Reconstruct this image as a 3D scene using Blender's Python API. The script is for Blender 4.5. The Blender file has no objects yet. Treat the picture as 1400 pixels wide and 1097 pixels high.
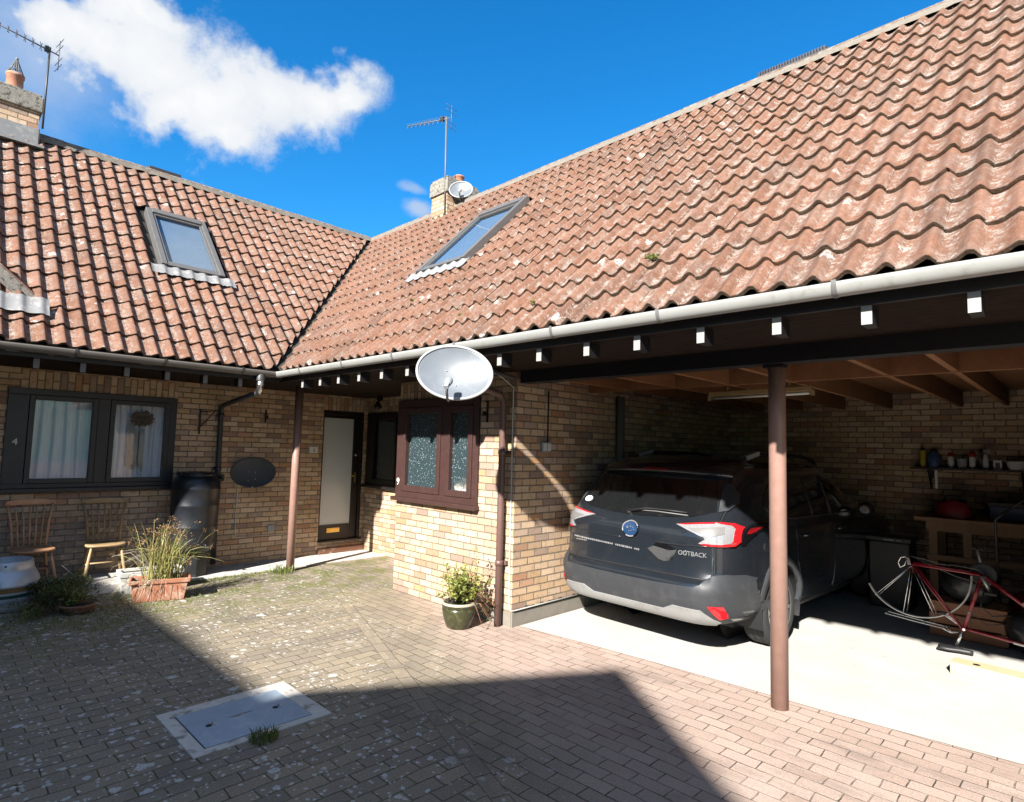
import bpy, bmesh, math, random
import numpy as np
from mathutils import Vector, Matrix, Quaternion
R_ = math.radians
rnd = random.Random(7)
nrs = np.random.RandomState(11)
scene = bpy.context.scene
COL = scene.collection

# ------------------------------------------------------------------ camera
YAW, PITCH, ROLL = R_(44.401), R_(4.536), R_(1.503)
CAM = Vector((4.389, -4.559, 1.85))
fw = Vector((-math.sin(YAW)*math.cos(PITCH), math.cos(YAW)*math.cos(PITCH), math.sin(PITCH)))
rt = Vector((math.cos(YAW), math.sin(YAW), 0)); up = rt.cross(fw)
rt2 = math.cos(ROLL)*rt + math.sin(ROLL)*up
up2 = -math.sin(ROLL)*rt + math.cos(ROLL)*up
cam_data = bpy.data.cameras.new('camera'); cam = bpy.data.objects.new('camera', cam_data); COL.objects.link(cam)
cam_data.sensor_width = 36.0; cam_data.lens = 813.15/1400*36.0
cam_data.clip_start = 0.05; cam_data.clip_end = 2000
mw = Matrix.Identity(4)
for i in range(3):
    mw[i][0] = rt2[i]; mw[i][1] = up2[i]; mw[i][2] = -fw[i]; mw[i][3] = CAM[i]
cam.matrix_world = mw
scene.camera = cam

# ------------------------------------------------------------------ light
SUN_EL = R_(33.0)
SUN_H = Vector((0.337, -0.942)).normalized()
SUN = Vector((SUN_H.x*math.cos(SUN_EL), SUN_H.y*math.cos(SUN_EL), math.sin(SUN_EL)))
sl = bpy.data.lights.new('sun', 'SUN'); sl.energy = 5.0; sl.angle = R_(1.1); sl.color = (1.0, 0.96, 0.90)
so = bpy.data.objects.new('sun', sl); COL.objects.link(so)
so.rotation_euler = (-SUN).to_track_quat('-Z', 'Y').to_euler()
scene.view_settings.view_transform = 'Standard'
scene.view_settings.look = 'None'
scene.view_settings.exposure = 1.62
scene.view_settings.gamma = 1.0
scene.cycles.diffuse_bounces = 1; scene.cycles.max_bounces = 8; scene.cycles.transparent_max_bounces = 12

class NT:
    """short hand for building node trees"""
    def __init__(s, tree):
        s.t = tree; s.n = tree.nodes; s.l = tree.links
    def new(s, typ, **kw):
        n = s.n.new(typ)
        for k, v in kw.items(): setattr(n, k, v)
        return n
    def put(s, sock, v):
        if hasattr(v, 'is_linked') or isinstance(v, bpy.types.NodeSocket): s.l.new(v, sock)
        elif v is not None: sock.default_value = v
    def m(s, op, a, b=None, c=None, clamp=False):
        n = s.new('ShaderNodeMath', operation=op, use_clamp=clamp)
        s.put(n.inputs[0], a)
        if b is not None: s.put(n.inputs[1], b)
        if c is not None: s.put(n.inputs[2], c)
        return n.outputs[0]
    def v(s, op, a, b=None):
        n = s.new('ShaderNodeVectorMath', operation=op)
        s.put(n.inputs[0], a)
        if b is not None: s.put(n.inputs[1], b)
        return n.outputs['Value'] if op in ('LENGTH', 'DOT_PRODUCT', 'DISTANCE') else n.outputs[0]
    def xyz(s, a):
        n = s.new('ShaderNodeSeparateXYZ'); s.put(n.inputs[0], a); return n.outputs
    def comb(s, x, y, z=0.0):
        n = s.new('ShaderNodeCombineXYZ')
        for i, q in enumerate((x, y, z)): s.put(n.inputs[i], q)
        return n.outputs[0]
    def noise(s, vec, scale, detail=3.0, rough=0.55, out='Fac'):
        n = s.new('ShaderNodeTexNoise'); s.put(n.inputs['Vector'], vec)
        n.inputs['Scale'].default_value = scale; n.inputs['Detail'].default_value = detail
        n.inputs['Roughness'].default_value = rough
        return n.outputs[out]
    def voro(s, vec, scale, feature='F1', out='Distance', rand=1.0):
        n = s.new('ShaderNodeTexVoronoi', feature=feature); s.put(n.inputs['Vector'], vec)
        n.inputs['Scale'].default_value = scale
        n.inputs['Randomness'].default_value = rand
        return n.outputs[out]
    def white(s, vec):
        n = s.new('ShaderNodeTexWhiteNoise', noise_dimensions='3D'); s.put(n.inputs['Vector'], vec)
        return n.outputs
    def ss(s, a, lo, hi, clamp=True):
        n = s.new('ShaderNodeMapRange', interpolation_type='SMOOTHSTEP')
        s.put(n.inputs[0], a); n.inputs[1].default_value = lo; n.inputs[2].default_value = hi
        return n.outputs[0]
    def mix(s, f, a, b, blend='MIX'):
        n = s.new('ShaderNodeMix', data_type='RGBA', blend_type=blend)
        s.put(n.inputs[0], f)
        for sock, q in ((n.inputs[6], a), (n.inputs[7], b)):
            if isinstance(q, (tuple, list)): sock.default_value = (*q[:3], 1.0)
            else: s.put(sock, q)
        return n.outputs[2]
    def ramp(s, f, stops, interp='LINEAR'):
        n = s.new('ShaderNodeValToRGB'); s.put(n.inputs[0], f); cr = n.color_ramp; cr.interpolation = interp
        while len(cr.elements) < len(stops): cr.elements.new(0.5)
        for e, (p, c) in zip(cr.elements, stops): e.position = p; e.color = (*c[:3], 1.0)
        return n.outputs[0]
    def bump(s, h, strength=0.5, dist=0.01, normal=None):
        n = s.new('ShaderNodeBump'); n.inputs['Strength'].default_value = strength
        n.inputs['Distance'].default_value = dist; s.put(n.inputs['Height'], h)
        if normal is not None: s.put(n.inputs['Normal'], normal)
        return n.outputs[0]
    def coord(s, which='Object'):
        return s.new('ShaderNodeTexCoord').outputs[which]
    def pos(s):
        return s.new('ShaderNodeNewGeometry').outputs['Position']

# ------------------------------------------------------------------ sky
world = bpy.data.worlds.new('World'); scene.world = world; world.use_nodes = True
def ray_dir(px, py):
    return (rt2*((px-700)/813.15) + up2*(-(py-548.5)/813.15) + fw).normalized()
def build_sky():
    k = NT(world.node_tree); k.n.clear()
    out = k.new('ShaderNodeOutputWorld'); bg = k.new('ShaderNodeBackground'); k.l.new(bg.outputs[0], out.inputs[0])
    sky = k.new('ShaderNodeTexSky', sky_type='NISHITA'); sky.sun_disc = False
    sky.sun_elevation = SUN_EL; sky.sun_rotation = math.atan2(SUN_H.x, SUN_H.y)
    sky.air_density = 1.0; sky.dust_density = 0.35; sky.ozone_density = 2.2; sky.altitude = 40
    hs = k.new('ShaderNodeHueSaturation'); k.l.new(sky.outputs[0], hs.inputs['Color'])
    hs.inputs['Saturation'].default_value = 1.38; hs.inputs['Value'].default_value = 1.28; hs.inputs['Hue'].default_value = 0.488
    # cumulus clouds, placed by compass direction
    e3 = Vector((-0.843, 0.242, 0.481)).normalized()
    e1 = e3.cross(Vector((0, 0, 1))).normalized(); e2 = e1.cross(e3)
    d = k.coord('Generated')
    dz = k.v('DOT_PRODUCT', d, tuple(e3))
    dzc = k.m('MAXIMUM', dz, 0.05)
    p = k.comb(k.m('DIVIDE', k.v('DOT_PRODUCT', d, tuple(e1)), dzc), k.m('DIVIDE', k.v('DOT_PRODUCT', d, tuple(e2)), dzc))
    wn = k.noise(p, 7.0, 4, 0.6, 'Color')
    off = k.v('MULTIPLY', k.v('SUBTRACT', wn, (0.5, 0.5, 0.5)), (0.16, 0.16, 0.0))
    pw = k.v('ADD', p, off)
    def P(x, y):
        q = ray_dir(x, y); return Vector((q.dot(e1)/q.dot(e3), q.dot(e2)/q.dot(e3), 0))
    blobs = [(140, 58, 125, 78), (215, 85, 145, 110), (300, 135, 120, 110), (360, 130, 120, 84), (430, 138, 92, 66), (480, 134, 58, 52),
             (325, 185, 55, 38), (200, 20, 80, 45), (85, 40, 50, 40), (255, 150, 90, 62)]
    acc = None
    for (x, y, rx, ry) in blobs:
        c = P(x, y); r1 = (P(x+rx, y)-c).length; r2 = (P(x, y-ry)-c).length
        q = k.v('MULTIPLY', k.v('SUBTRACT', pw, tuple(c)), (1/r1, 1/r2, 0.0))
        f = k.m('SUBTRACT', 1.0, k.v('LENGTH', q))
        acc = f if acc is None else k.m('SMOOTH_MAX', acc, f, 0.25)
    fine = k.noise(p, 14.0, 9, 0.66)
    fld = k.m('ADD', acc, k.m('MULTIPLY', k.m('SUBTRACT', fine, 0.5), 1.60))
    dens = k.ss(fld, -0.02, 0.62)
    dens = k.m('MULTIPLY', dens, k.ss(dz, 0.3, 0.5))
    # a thin veil low in the west
    for (x, y, rx, ry, st) in ((572, 288, 34, 20, .75), (562, 258, 30, 11, .5)):
        c = P(x, y); r1 = (P(x+rx, y)-c).length; r2 = (P(x, y-ry)-c).length
        q = k.m('SUBTRACT', 1.0, k.v('LENGTH', k.v('MULTIPLY', k.v('SUBTRACT', k.v('ADD', p, k.v('MULTIPLY', off, (.25, .25, 0))), tuple(c)), (1/r1, 1/r2, 0.0))))
        dens = k.m('MAXIMUM', dens, k.m('MULTIPLY', k.ss(k.m('ADD', q, k.m('MULTIPLY', k.m('SUBTRACT', fine, .5), .9)), .05, .8), st))
    c = P(10, 60)
    q = k.m('SUBTRACT', 1.0, k.v('LENGTH', k.v('MULTIPLY', k.v('SUBTRACT', pw, tuple(c)), (6.0, 7.0, 0))))
    veil = k.m('MULTIPLY', k.ss(k.m('ADD', q, k.m('MULTIPLY', k.m('SUBTRACT', fine, 0.5), .8)), 0.0, 1.0), 0.55)
    dens = k.m('MAXIMUM', dens, veil)
    # unseen clouds behind and overhead, added for neutral fill and skylight reflections
    vd = k.v('DOT_PRODUCT', d, (-0.70, 0.712, 0.06)); el = k.xyz(d)[2]
    away = k.m('MAXIMUM', k.ss(vd, 0.30, 0.05), k.ss(el, 0.74, 0.86))
    cn = k.noise(k.v('MULTIPLY', d, (1.0, 1.0, 1.6)), 2.6, 6, .58)
    rest = k.m('MULTIPLY', k.m('MULTIPLY', k.m('MULTIPLY', k.ss(cn, .40, .56), .92), away), k.ss(el, -.02, .06))
    fill_clouds = rest
    shade = k.ramp(k.m('ADD', k.m('MULTIPLY', acc, 0.55), k.m('MULTIPLY', k.noise(p, 8.0, 7, .62), 0.65)), [(0.22, (3.9, 4.5, 5.4)), (0.62, (5.5, 5.75, 6.1)), (0.95, (6.4, 6.45, 6.5))])
    blue = k.mix(1.0, hs.outputs[0], (0.50, 0.98, 1.25), 'MULTIPLY')
    colr = k.mix(dens, blue, shade)
    colr = k.mix(fill_clouds, colr, (3.9, 3.75, 3.5))
    k.l.new(colr, bg.inputs[0]); bg.inputs[1].default_value = 0.05
build_sky()

# ------------------------------------------------------------------ materials
MATS = {}
def _mat(name):
    m = bpy.data.materials.new(name); m.use_nodes = True; k = NT(m.node_tree); k.n.clear()
    out = k.new('ShaderNodeOutputMaterial'); b = k.new('ShaderNodeBsdfPrincipled'); k.l.new(b.outputs[0], out.inputs[0])
    MATS[name] = m; return m, k, b
def M(name, col, rough=0.6, metal=0.0, var=0.18, scale=9.0, bump=0.0, bscale=60.0, spec=0.5, coat=0.0, dirt=None, dirt_scale=4.0, dirt_lo=0.5, dirt_hi=0.68, rvar=0.1):
    if name in MATS: return MATS[name]
    al = .80 if metal < .6 else 1.0
    col = tuple(q*al for q in col); dirt = tuple(q*al for q in dirt) if dirt else None
    m, k, b = _mat(name)
    co = k.coord()
    n = k.noise(co, scale, 4, 0.6)
    f = k.m('MULTIPLY_ADD', k.m('SUBTRACT', n, 0.5), 2*var, 1.0)
    c = k.v('SCALE', (col[0], col[1], col[2])); 
    vm = c.node; vm.inputs[0].default_value = col[:3]; k.l.new(f, vm.inputs['Scale'])
    colr = c
    if dirt:
        dn = k.ss(k.noise(co, dirt_scale, 6, 0.65), dirt_lo, dirt_hi)
        colr = k.mix(dn, colr, dirt)
    k.put(b.inputs['Base Color'], colr)
    k.put(b.inputs['Roughness'], k.m('MULTIPLY_ADD', k.m('SUBTRACT', n, .5), 2*rvar, rough, clamp=True))
    b.inputs['Metallic'].default_value = metal
    b.inputs['Specular IOR Level'].default_value = spec
    if coat: b.inputs['Coat Weight'].default_value = coat; b.inputs['Coat Roughness'].default_value = 0.06
    if bump: k.put(b.inputs['Normal'], k.bump(k.noise(co, bscale, 4, 0.6), bump, 0.004))
    return m

def brick_cells(k, u, v, L, H, mortar, warp, stagger=0.5):
    """running-bond cells in metres: returns (brick mask, id vector, id colour)"""
    row = k.m('FLOOR', k.m('DIVIDE', v, H))
    shift = k.m('MULTIPLY', k.m('FLOORED_MODULO', row, 2.0), stagger)
    us = k.m('ADD', k.m('DIVIDE', u, L), shift)
    colm = k.m('FLOOR', us)
    fu = k.m('FRACT', us); fv = k.m('FRACT', k.m('DIVIDE', v, H))
    du = k.m('MULTIPLY', k.m('MINIMUM', fu, k.m('SUBTRACT', 1.0, fu)), L)
    dv = k.m('MULTIPLY', k.m('MINIMUM', fv, k.m('SUBTRACT', 1.0, fv)), H)
    dd = k.m('SUBTRACT', k.m('MINIMUM', du, dv), k.m('MULTIPLY', k.m('SUBTRACT', warp, 0.5), mortar*0.9))
    mask = k.ss(dd, mortar*0.36, mortar*0.72)
    idv = k.comb(colm, row, 3.0)
    return mask, idv, dd

def brick_material(name='buff_brick', gray=0.0):
    m, k, b = _mat(name)
    uv = k.coord('UV'); x = k.xyz(uv); P = k.pos()
    warp = k.noise(P, 30, 3)
    wob = k.m('MULTIPLY', k.m('SUBTRACT', k.noise(P, 9, 2), .5), 0.006)
    mask, idv, dd = brick_cells(k, k.m('ADD', x[0], wob), k.m('ADD', x[1], wob), 0.225, 0.0765, 0.0105, warp)
    w = k.white(idv)
    cb = k.ramp(w[0], [(0.0, (0.410, 0.234, 0.123)), (0.08, (0.246, 0.166, 0.135)), (0.18, (0.475, 0.320, 0.194)), (0.36, (0.541, 0.396, 0.271)), (0.50, (0.426, 0.278, 0.158)),
                       (0.64, (0.508, 0.362, 0.237)), (0.76, (0.277, 0.196, 0.154)), (0.86, (0.558, 0.416, 0.297)), (0.95, (0.385, 0.199, 0.114)), (1.0, (0.312, 0.205, 0.143))], 'LINEAR')
    grain = k.noise(P, 55, 5, .7); blot = k.noise(P, 11, 4, .6)
    cb = k.mix(k.m('MULTIPLY', k.ss(blot, .52, .76), .55), cb, (0.178, 0.135, 0.092))
    cb = k.v('SCALE', cb); k.l.new(k.m('MULTIPLY_ADD', grain, 0.7, 0.66), cb.node.inputs['Scale'])
    cm = k.ramp(k.noise(P, 20, 4), [(0.3, (0.139, 0.109, 0.076)), (0.7, (0.238, 0.198, 0.145))])
    col = k.mix(mask, cm, cb)
    # weathering
    dk = k.ss(k.noise(P, 1.7, 5, .65), .54, .78)
    col = k.mix(k.m('MULTIPLY', dk, .30), col, (0.132, 0.096, 0.066))
    # greyer towards the bottom of the left wall, in noisy patches
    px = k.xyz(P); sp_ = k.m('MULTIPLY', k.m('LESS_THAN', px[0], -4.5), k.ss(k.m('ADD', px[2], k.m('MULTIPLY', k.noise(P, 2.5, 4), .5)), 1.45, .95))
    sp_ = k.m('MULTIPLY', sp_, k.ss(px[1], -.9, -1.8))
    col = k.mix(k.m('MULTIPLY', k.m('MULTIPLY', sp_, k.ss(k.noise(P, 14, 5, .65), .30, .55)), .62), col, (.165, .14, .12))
    k.put(b.inputs['Base Color'], col); b.inputs['Roughness'].default_value = 0.9
    b.inputs['Specular IOR Level'].default_value = 0.25
    h = k.m('ADD', k.m('MULTIPLY', mask, 1.0), k.m('MULTIPLY', grain, 0.35))
    h = k.m('ADD', h, k.m('MULTIPLY', w[0], 0.25))
    k.put(b.inputs['Normal'], k.bump(h, 0.95, 0.011))
    return m
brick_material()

def paving_material():
    m, k, b = _mat('block_paving')
    P = k.pos(); c = k.xyz(P)
    x, y = c[0], c[1]
    sl = -0.351; nrm = math.sqrt(1+sl*sl)
    warp = k.noise(P, 28, 3)
    wob = k.m('MULTIPLY', k.m('SUBTRACT', k.noise(P, 2.2, 3), .5), 0.05)
    xx = k.m('ADD', x, wob); yy = k.m('SUBTRACT', y, wob)
    dist = k.m('DIVIDE', k.m('ADD', k.m('ADD', y, 0.32), k.m('MULTIPLY', k.m('ADD', x, 3.28), -sl)), nrm)
    along = k.m('DIVIDE', k.m('ADD', x, k.m('MULTIPLY', y, sl)), nrm)
    side = k.m('GREATER_THAN', dist, 0.0)
    strip = k.m('LESS_THAN', k.m('ABSOLUTE', dist), 0.058)
    L, H, mo = 0.222, 0.111, 0.0065
    m1, id1, d1 = brick_cells(k, xx, yy, L, H, mo, warp)         # near the carport: courses along X
    m2, id2, d2 = brick_cells(k, yy, xx, L, H, mo, warp)         # courtyard: courses along Y
    m3, id3, d3 = brick_cells(k, along, k.m('ADD', dist, .058), L, .116, mo, warp)
    def sel(f, a, bb):
        n = k.new('ShaderNodeMix', data_type='FLOAT'); k.put(n.inputs[0], f); k.put(n.inputs[2], a); k.put(n.inputs[3], bb); return n.outputs[0]
    def selv(f, a, bb):
        n = k.new('ShaderNodeMix', data_type='VECTOR'); k.put(n.inputs[0], f); k.put(n.inputs[4], a); k.put(n.inputs[5], bb); return n.outputs[1]
    mask = sel(strip, sel(side, m2, m1), m3)
    idv = k.v('ADD', selv(strip, selv(side, id2, id1), id3), (0, 0, 1)); 
    idv = k.v('ADD', idv, k.comb(0.0, 0.0, k.m('MULTIPLY', side, 7.0)))
    w = k.white(idv)
    big = k.noise(P, 0.9, 4, .6)
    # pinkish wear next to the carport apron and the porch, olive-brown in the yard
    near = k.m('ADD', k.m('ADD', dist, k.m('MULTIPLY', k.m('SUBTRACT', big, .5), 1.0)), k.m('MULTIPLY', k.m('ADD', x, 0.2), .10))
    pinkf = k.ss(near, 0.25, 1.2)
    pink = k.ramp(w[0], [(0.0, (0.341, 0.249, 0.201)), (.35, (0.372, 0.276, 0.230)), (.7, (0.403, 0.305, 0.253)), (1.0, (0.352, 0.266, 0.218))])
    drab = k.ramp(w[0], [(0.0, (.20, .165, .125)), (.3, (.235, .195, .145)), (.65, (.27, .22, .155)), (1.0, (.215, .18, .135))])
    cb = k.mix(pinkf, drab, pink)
    grain = k.noise(P, 70, 5, .7)
    cb = k.v('SCALE', cb); k.l.new(k.m('MULTIPLY_ADD', grain, 1.1, 0.45), cb.node.inputs['Scale'])
    fl = k.noise(P, 190, 2, .6)
    cb = k.mix(k.m('MULTIPLY', k.ss(fl, .56, .68), .45), cb, (.46, .43, .39))
    cb = k.mix(k.m('MULTIPLY', k.ss(fl, .44, .34), .40), cb, (.07, .062, .055))
    cj = k.mix(k.ss(k.noise(P, 6, 3), .35, .7), (0.038, 0.031, 0.024), (0.089, 0.072, 0.055))
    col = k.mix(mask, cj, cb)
    # moss towards the left wall
    md = k.m('MULTIPLY', k.ss(k.m('MULTIPLY', x, -1.0), 1.2, 3.4), k.ss(k.noise(P, 3.2, 6, .7), .42, .60))
    jm = k.m('MULTIPLY', k.m('SUBTRACT', 1.0, mask), k.ss(k.noise(P, 2.1, 4), .40, .6))
    md = k.m('MAXIMUM', md, k.m('MULTIPLY', jm, .8))
    md = k.m('MULTIPLY', md, k.m('SUBTRACT', 1.0, k.ss(k.m('ADD', dist, k.m('MULTIPLY', x, .2)), 0.2, .8)))
    col = k.mix(k.m('MULTIPLY', md, .9), col, k.ramp(k.noise(P, 45, 3), [(.3, (.085, .09, .03)), (.7, (.19, .19, .07))]))
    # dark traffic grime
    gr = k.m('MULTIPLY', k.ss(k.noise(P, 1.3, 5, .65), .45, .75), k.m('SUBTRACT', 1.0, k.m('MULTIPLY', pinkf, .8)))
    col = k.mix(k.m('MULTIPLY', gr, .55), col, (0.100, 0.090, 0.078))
    # pale lichen discs
    Pl = k.v('ADD', P, k.v('MULTIPLY', k.v('SUBTRACT', k.noise(P, 26, 4, .6, 'Color'), (.5, .5, .5)), (.045, .045, 0)))
    lich = None
    for sc, r0, th, z in ((7.5, .32, .50, 0.0), (14.0, .36, .45, 5.0), (30.0, .42, .40, 9.0)):
        vn = k.new('ShaderNodeTexVoronoi'); k.put(vn.inputs['Vector'], k.v('ADD', Pl, (0, 0, z))); vn.inputs['Scale'].default_value = sc
        pick = k.m('GREATER_THAN', k.xyz(vn.outputs['Color'])[0], th)
        rr = k.m('MULTIPLY', k.xyz(vn.outputs['Color'])[1], r0)
        f = k.m('MULTIPLY', pick, k.ss(k.m('SUBTRACT', rr, vn.outputs['Distance']), 0.0, .05))
        lich = f if lich is None else k.m('MAXIMUM', lich, f)
    area = k.ss(k.m('ADD', k.noise(P, 1.0, 3), k.m('MULTIPLY', dist, -.15)), .36, .60)
    area = k.m('MULTIPLY', area, k.m('SUBTRACT', 1.0, k.m('MULTIPLY', pinkf, .93)))
    lich = k.m('MULTIPLY', k.m('MULTIPLY', lich, area), k.ss(grain, .30, .48))
    col = k.mix(k.m('MULTIPLY', lich, .9), col, k.ramp(grain, [(.3, (.36, .35, .325)), (.7, (.56, .55, .52))]))
    # sandy white joints and a dusting next to the concrete
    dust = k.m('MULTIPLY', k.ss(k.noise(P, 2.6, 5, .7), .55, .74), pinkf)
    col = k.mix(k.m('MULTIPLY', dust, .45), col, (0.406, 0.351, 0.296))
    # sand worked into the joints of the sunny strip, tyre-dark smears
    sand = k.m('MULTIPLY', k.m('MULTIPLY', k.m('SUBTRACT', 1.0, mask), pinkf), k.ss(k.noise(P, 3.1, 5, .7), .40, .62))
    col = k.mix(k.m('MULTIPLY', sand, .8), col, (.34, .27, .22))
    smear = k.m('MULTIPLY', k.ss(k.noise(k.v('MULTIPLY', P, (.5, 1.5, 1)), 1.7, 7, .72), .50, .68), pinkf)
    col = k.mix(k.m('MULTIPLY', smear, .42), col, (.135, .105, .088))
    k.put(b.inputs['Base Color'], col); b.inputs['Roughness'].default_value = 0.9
    b.inputs['Specular IOR Level'].default_value = 0.2
    h = k.m('ADD', mask, k.m('MULTIPLY', grain, .45)); h = k.m('ADD', h, k.m('MULTIPLY', w[0], .35))
    k.put(b.inputs['Normal'], k.bump(h, 0.7, 0.007))
paving_material()

def concrete_material():
    m, k, b = _mat('pale_concrete')
    P = k.pos()
    n1 = k.noise(P, 1.6, 6, .65); n2 = k.noise(P, 40, 4, .7)
    col = k.ramp(n1, [(.25, (0.377, 0.361, 0.328)), (.6, (0.443, 0.427, 0.393)), (.8, (0.475, 0.463, 0.434))])
    st = k.m('MULTIPLY', k.ss(k.noise(k.v('MULTIPLY', P, (0.820, 1.967, 0.820)), 3.2, 7, .75), .60, .70), k.ss(k.noise(P, .8, 2), .45, .6))
    col = k.mix(k.m('MULTIPLY', st, .85), col, (0.246, 0.229, 0.205))
    col = k.v('SCALE', col); k.l.new(k.m('MULTIPLY_ADD', n2, .35, .83), col.node.inputs['Scale'])
    k.put(b.inputs['Base Color'], col); b.inputs['Roughness'].default_value = .85
    k.put(b.inputs['Normal'], k.bump(n2, .4, .004))
concrete_material()

def tile_material():
    m, k, b = _mat('clay_roof_tile')
    uv = k.xyz(k.coord('UV')); P = k.pos()
    idv = k.comb(k.m('FLOOR', uv[0]), k.m('FLOOR', uv[1]), 1.0)
    w = k.white(idv)
    base = k.ramp(w[0], [(0.0, (0.133, 0.061, 0.036)), (.3, (0.156, 0.074, 0.045)), (.55, (0.173, 0.085, 0.054)), (.8, (0.143, 0.069, 0.043)), (1.0, (0.187, 0.095, 0.062))])
    g = k.noise(P, 38, 5, .7); g2 = k.noise(P, 120, 3, .7); bl = k.noise(P, 3.0, 5, .65)
    base = k.mix(k.ss(bl, .5, .75), base, (0.160, 0.108, 0.084))
    base = k.v('SCALE', base); k.l.new(k.m('MULTIPLY_ADD', g, 1.3, .38), base.node.inputs['Scale'])
    stn = k.noise(k.v('MULTIPLY', P, (1.0, .55, .55)), 2.1, 6, .7)
    base = k.mix(k.m('MULTIPLY', k.ss(stn, .46, .70), .55), base, (.075, .047, .035))
    fu = k.m('FRACT', uv[0])
    pan = k.m('MAXIMUM', k.ss(fu, .56, .36), k.ss(fu, .86, .93))
    pan = k.m('MULTIPLY_ADD', pan, .75, .25)
    # granular grey lichen
    pat = k.m('MULTIPLY', k.ss(k.noise(P, 10, 7, .8), .47, .62), k.ss(g2, .34, .56))
    col = k.mix(k.m('MULTIPLY', k.m('MULTIPLY', pat, pan), .92), base, (0.268, 0.228, 0.196))
    strk = k.noise(k.v('MULTIPLY', P, (0.800, 0.800, 0.480)), 42, 6, .8)
    s2 = k.m('MULTIPLY', k.ss(strk, .50, .60), k.ss(k.noise(P, 6, 5, .7), .38, .56))
    col = k.mix(k.m('MULTIPLY', k.m('MULTIPLY', s2, pan), .62), col, (0.368, 0.336, 0.308))
    # white blotches
    Pl = k.v('ADD', P, k.v('MULTIPLY', k.v('SUBTRACT', k.noise(P, 17, 5, .65, 'Color'), (0.400, 0.400, 0.400)), (0.128, 0.128, 0.128)))
    vn = k.new('ShaderNodeTexVoronoi'); k.put(vn.inputs['Vector'], Pl); vn.inputs['Scale'].default_value = 5.0
    pick = k.m('GREATER_THAN', k.xyz(vn.outputs['Color'])[0], .56)
    f = k.m('MULTIPLY', pick, k.ss(k.m('SUBTRACT', k.m('MULTIPLY', k.xyz(vn.outputs['Color'])[1], .30), vn.outputs['Distance']), 0., .06))
    f = k.m('MULTIPLY', f, k.ss(k.m('ADD', g, k.m('MULTIPLY', g2, .5)), .62, .86))
    col = k.mix(k.m('MULTIPLY', f, .85), col, (0.496, 0.480, 0.448))
    # soot specks, moss in the laps
    sp = k.ss(k.noise(P, 20, 4, .8), .66, .72)
    col = k.mix(k.m('MULTIPLY', sp, .6), col, (0.056, 0.044, 0.036))
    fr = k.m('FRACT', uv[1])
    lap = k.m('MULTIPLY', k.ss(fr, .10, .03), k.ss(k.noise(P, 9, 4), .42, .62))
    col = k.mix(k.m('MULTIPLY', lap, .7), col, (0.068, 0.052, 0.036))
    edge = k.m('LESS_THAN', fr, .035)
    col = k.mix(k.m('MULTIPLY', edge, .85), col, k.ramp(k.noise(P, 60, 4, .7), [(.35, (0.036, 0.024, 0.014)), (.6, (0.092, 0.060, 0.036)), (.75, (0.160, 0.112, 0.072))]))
    k.put(b.inputs['Base Color'], col); b.inputs['Roughness'].default_value = .85
    b.inputs['Specular IOR Level'].default_value = .3
    k.put(b.inputs['Normal'], k.bump(k.m('ADD', g, k.m('MULTIPLY', g2, .6)), .8, .008))
tile_material()

def glass_material(name, tint=(1, 1, 1), refl=0.10, rough=0.0):
    m = bpy.data.materials.new(name); m.use_nodes = True; k = NT(m.node_tree); k.n.clear()
    out = k.new('ShaderNodeOutputMaterial')
    tr = k.new('ShaderNodeBsdfTransparent'); tr.inputs[0].default_value = (*tint, 1)
    gl = k.new('ShaderNodeBsdfGlossy'); gl.inputs['Roughness'].default_value = rough
    fr = k.new('ShaderNodeFresnel'); fr.inputs[0].default_value = 1.5
    P = k.pos(); k.put(gl.inputs['Normal'], k.bump(k.noise(P, 1.3, 2), .06, .02))
    mx = k.new('ShaderNodeMixShader'); bf = k.new('ShaderNodeNewGeometry').outputs['Backfacing']
    k.l.new(k.m('MULTIPLY', k.m('ADD', fr.outputs[0], refl, clamp=True), k.m('SUBTRACT', 1.0, bf)), mx.inputs[0])
    k.l.new(tr.outputs[0], mx.inputs[1]); k.l.new(gl.outputs[0], mx.inputs[2]); k.l.new(mx.outputs[0], out.inputs[0])
    MATS[name] = m
glass_material('window_glass', (.93, .95, .97), .02)
glass_material('skylight_glass', (.85, .88, .9), .12)
M('reflected_sky_blue', (.26, .35, .46), .7, var=.1, scale=3)  # pale blue of reflected sky, for the sheet under the skylight panes
glass_material('dark_glass', (.35, .38, .37), .05)

def obscure_glass():
    m, k, b = _mat('speckled_glass')
    P = k.pos()
    n = k.noise(P, 55, 4, .75); v = k.voro(P, 70); big = k.noise(P, 6, 3)
    vv = k.new('ShaderNodeTexVoronoi'); k.put(vv.inputs['Vector'], P); vv.inputs['Scale'].default_value = 62
    sparkle = k.m('MULTIPLY', k.ss(vv.outputs['Distance'], .34, .20), k.m('GREATER_THAN', k.xyz(vv.outputs['Color'])[0], .72))
    col = k.ramp(n, [(.3, (.012, .022, .025)), (.55, (.03, .048, .053)), (.75, (.09, .11, .115))])
    z = k.xyz(P)[2]
    low = k.m('MULTIPLY', k.ss(k.m('ADD', z, k.m('MULTIPLY', big, -.25)), 1.36, 1.20), k.m('GREATER_THAN', k.xyz(P)[0], -1.0))
    col = k.mix(k.m('MULTIPLY', low, k.ss(n, .40, .55)), col, (.62, .58, .50))
    col = k.mix(sparkle, col, (.36, .40, .42))  # pale specks stand in for the sparkle of sunlit frosted glass
    k.put(b.inputs['Base Color'], col); b.inputs['Roughness'].default_value = .18
    k.put(b.inputs['Normal'], k.bump(n, .9, .006))
obscure_glass()

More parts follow.
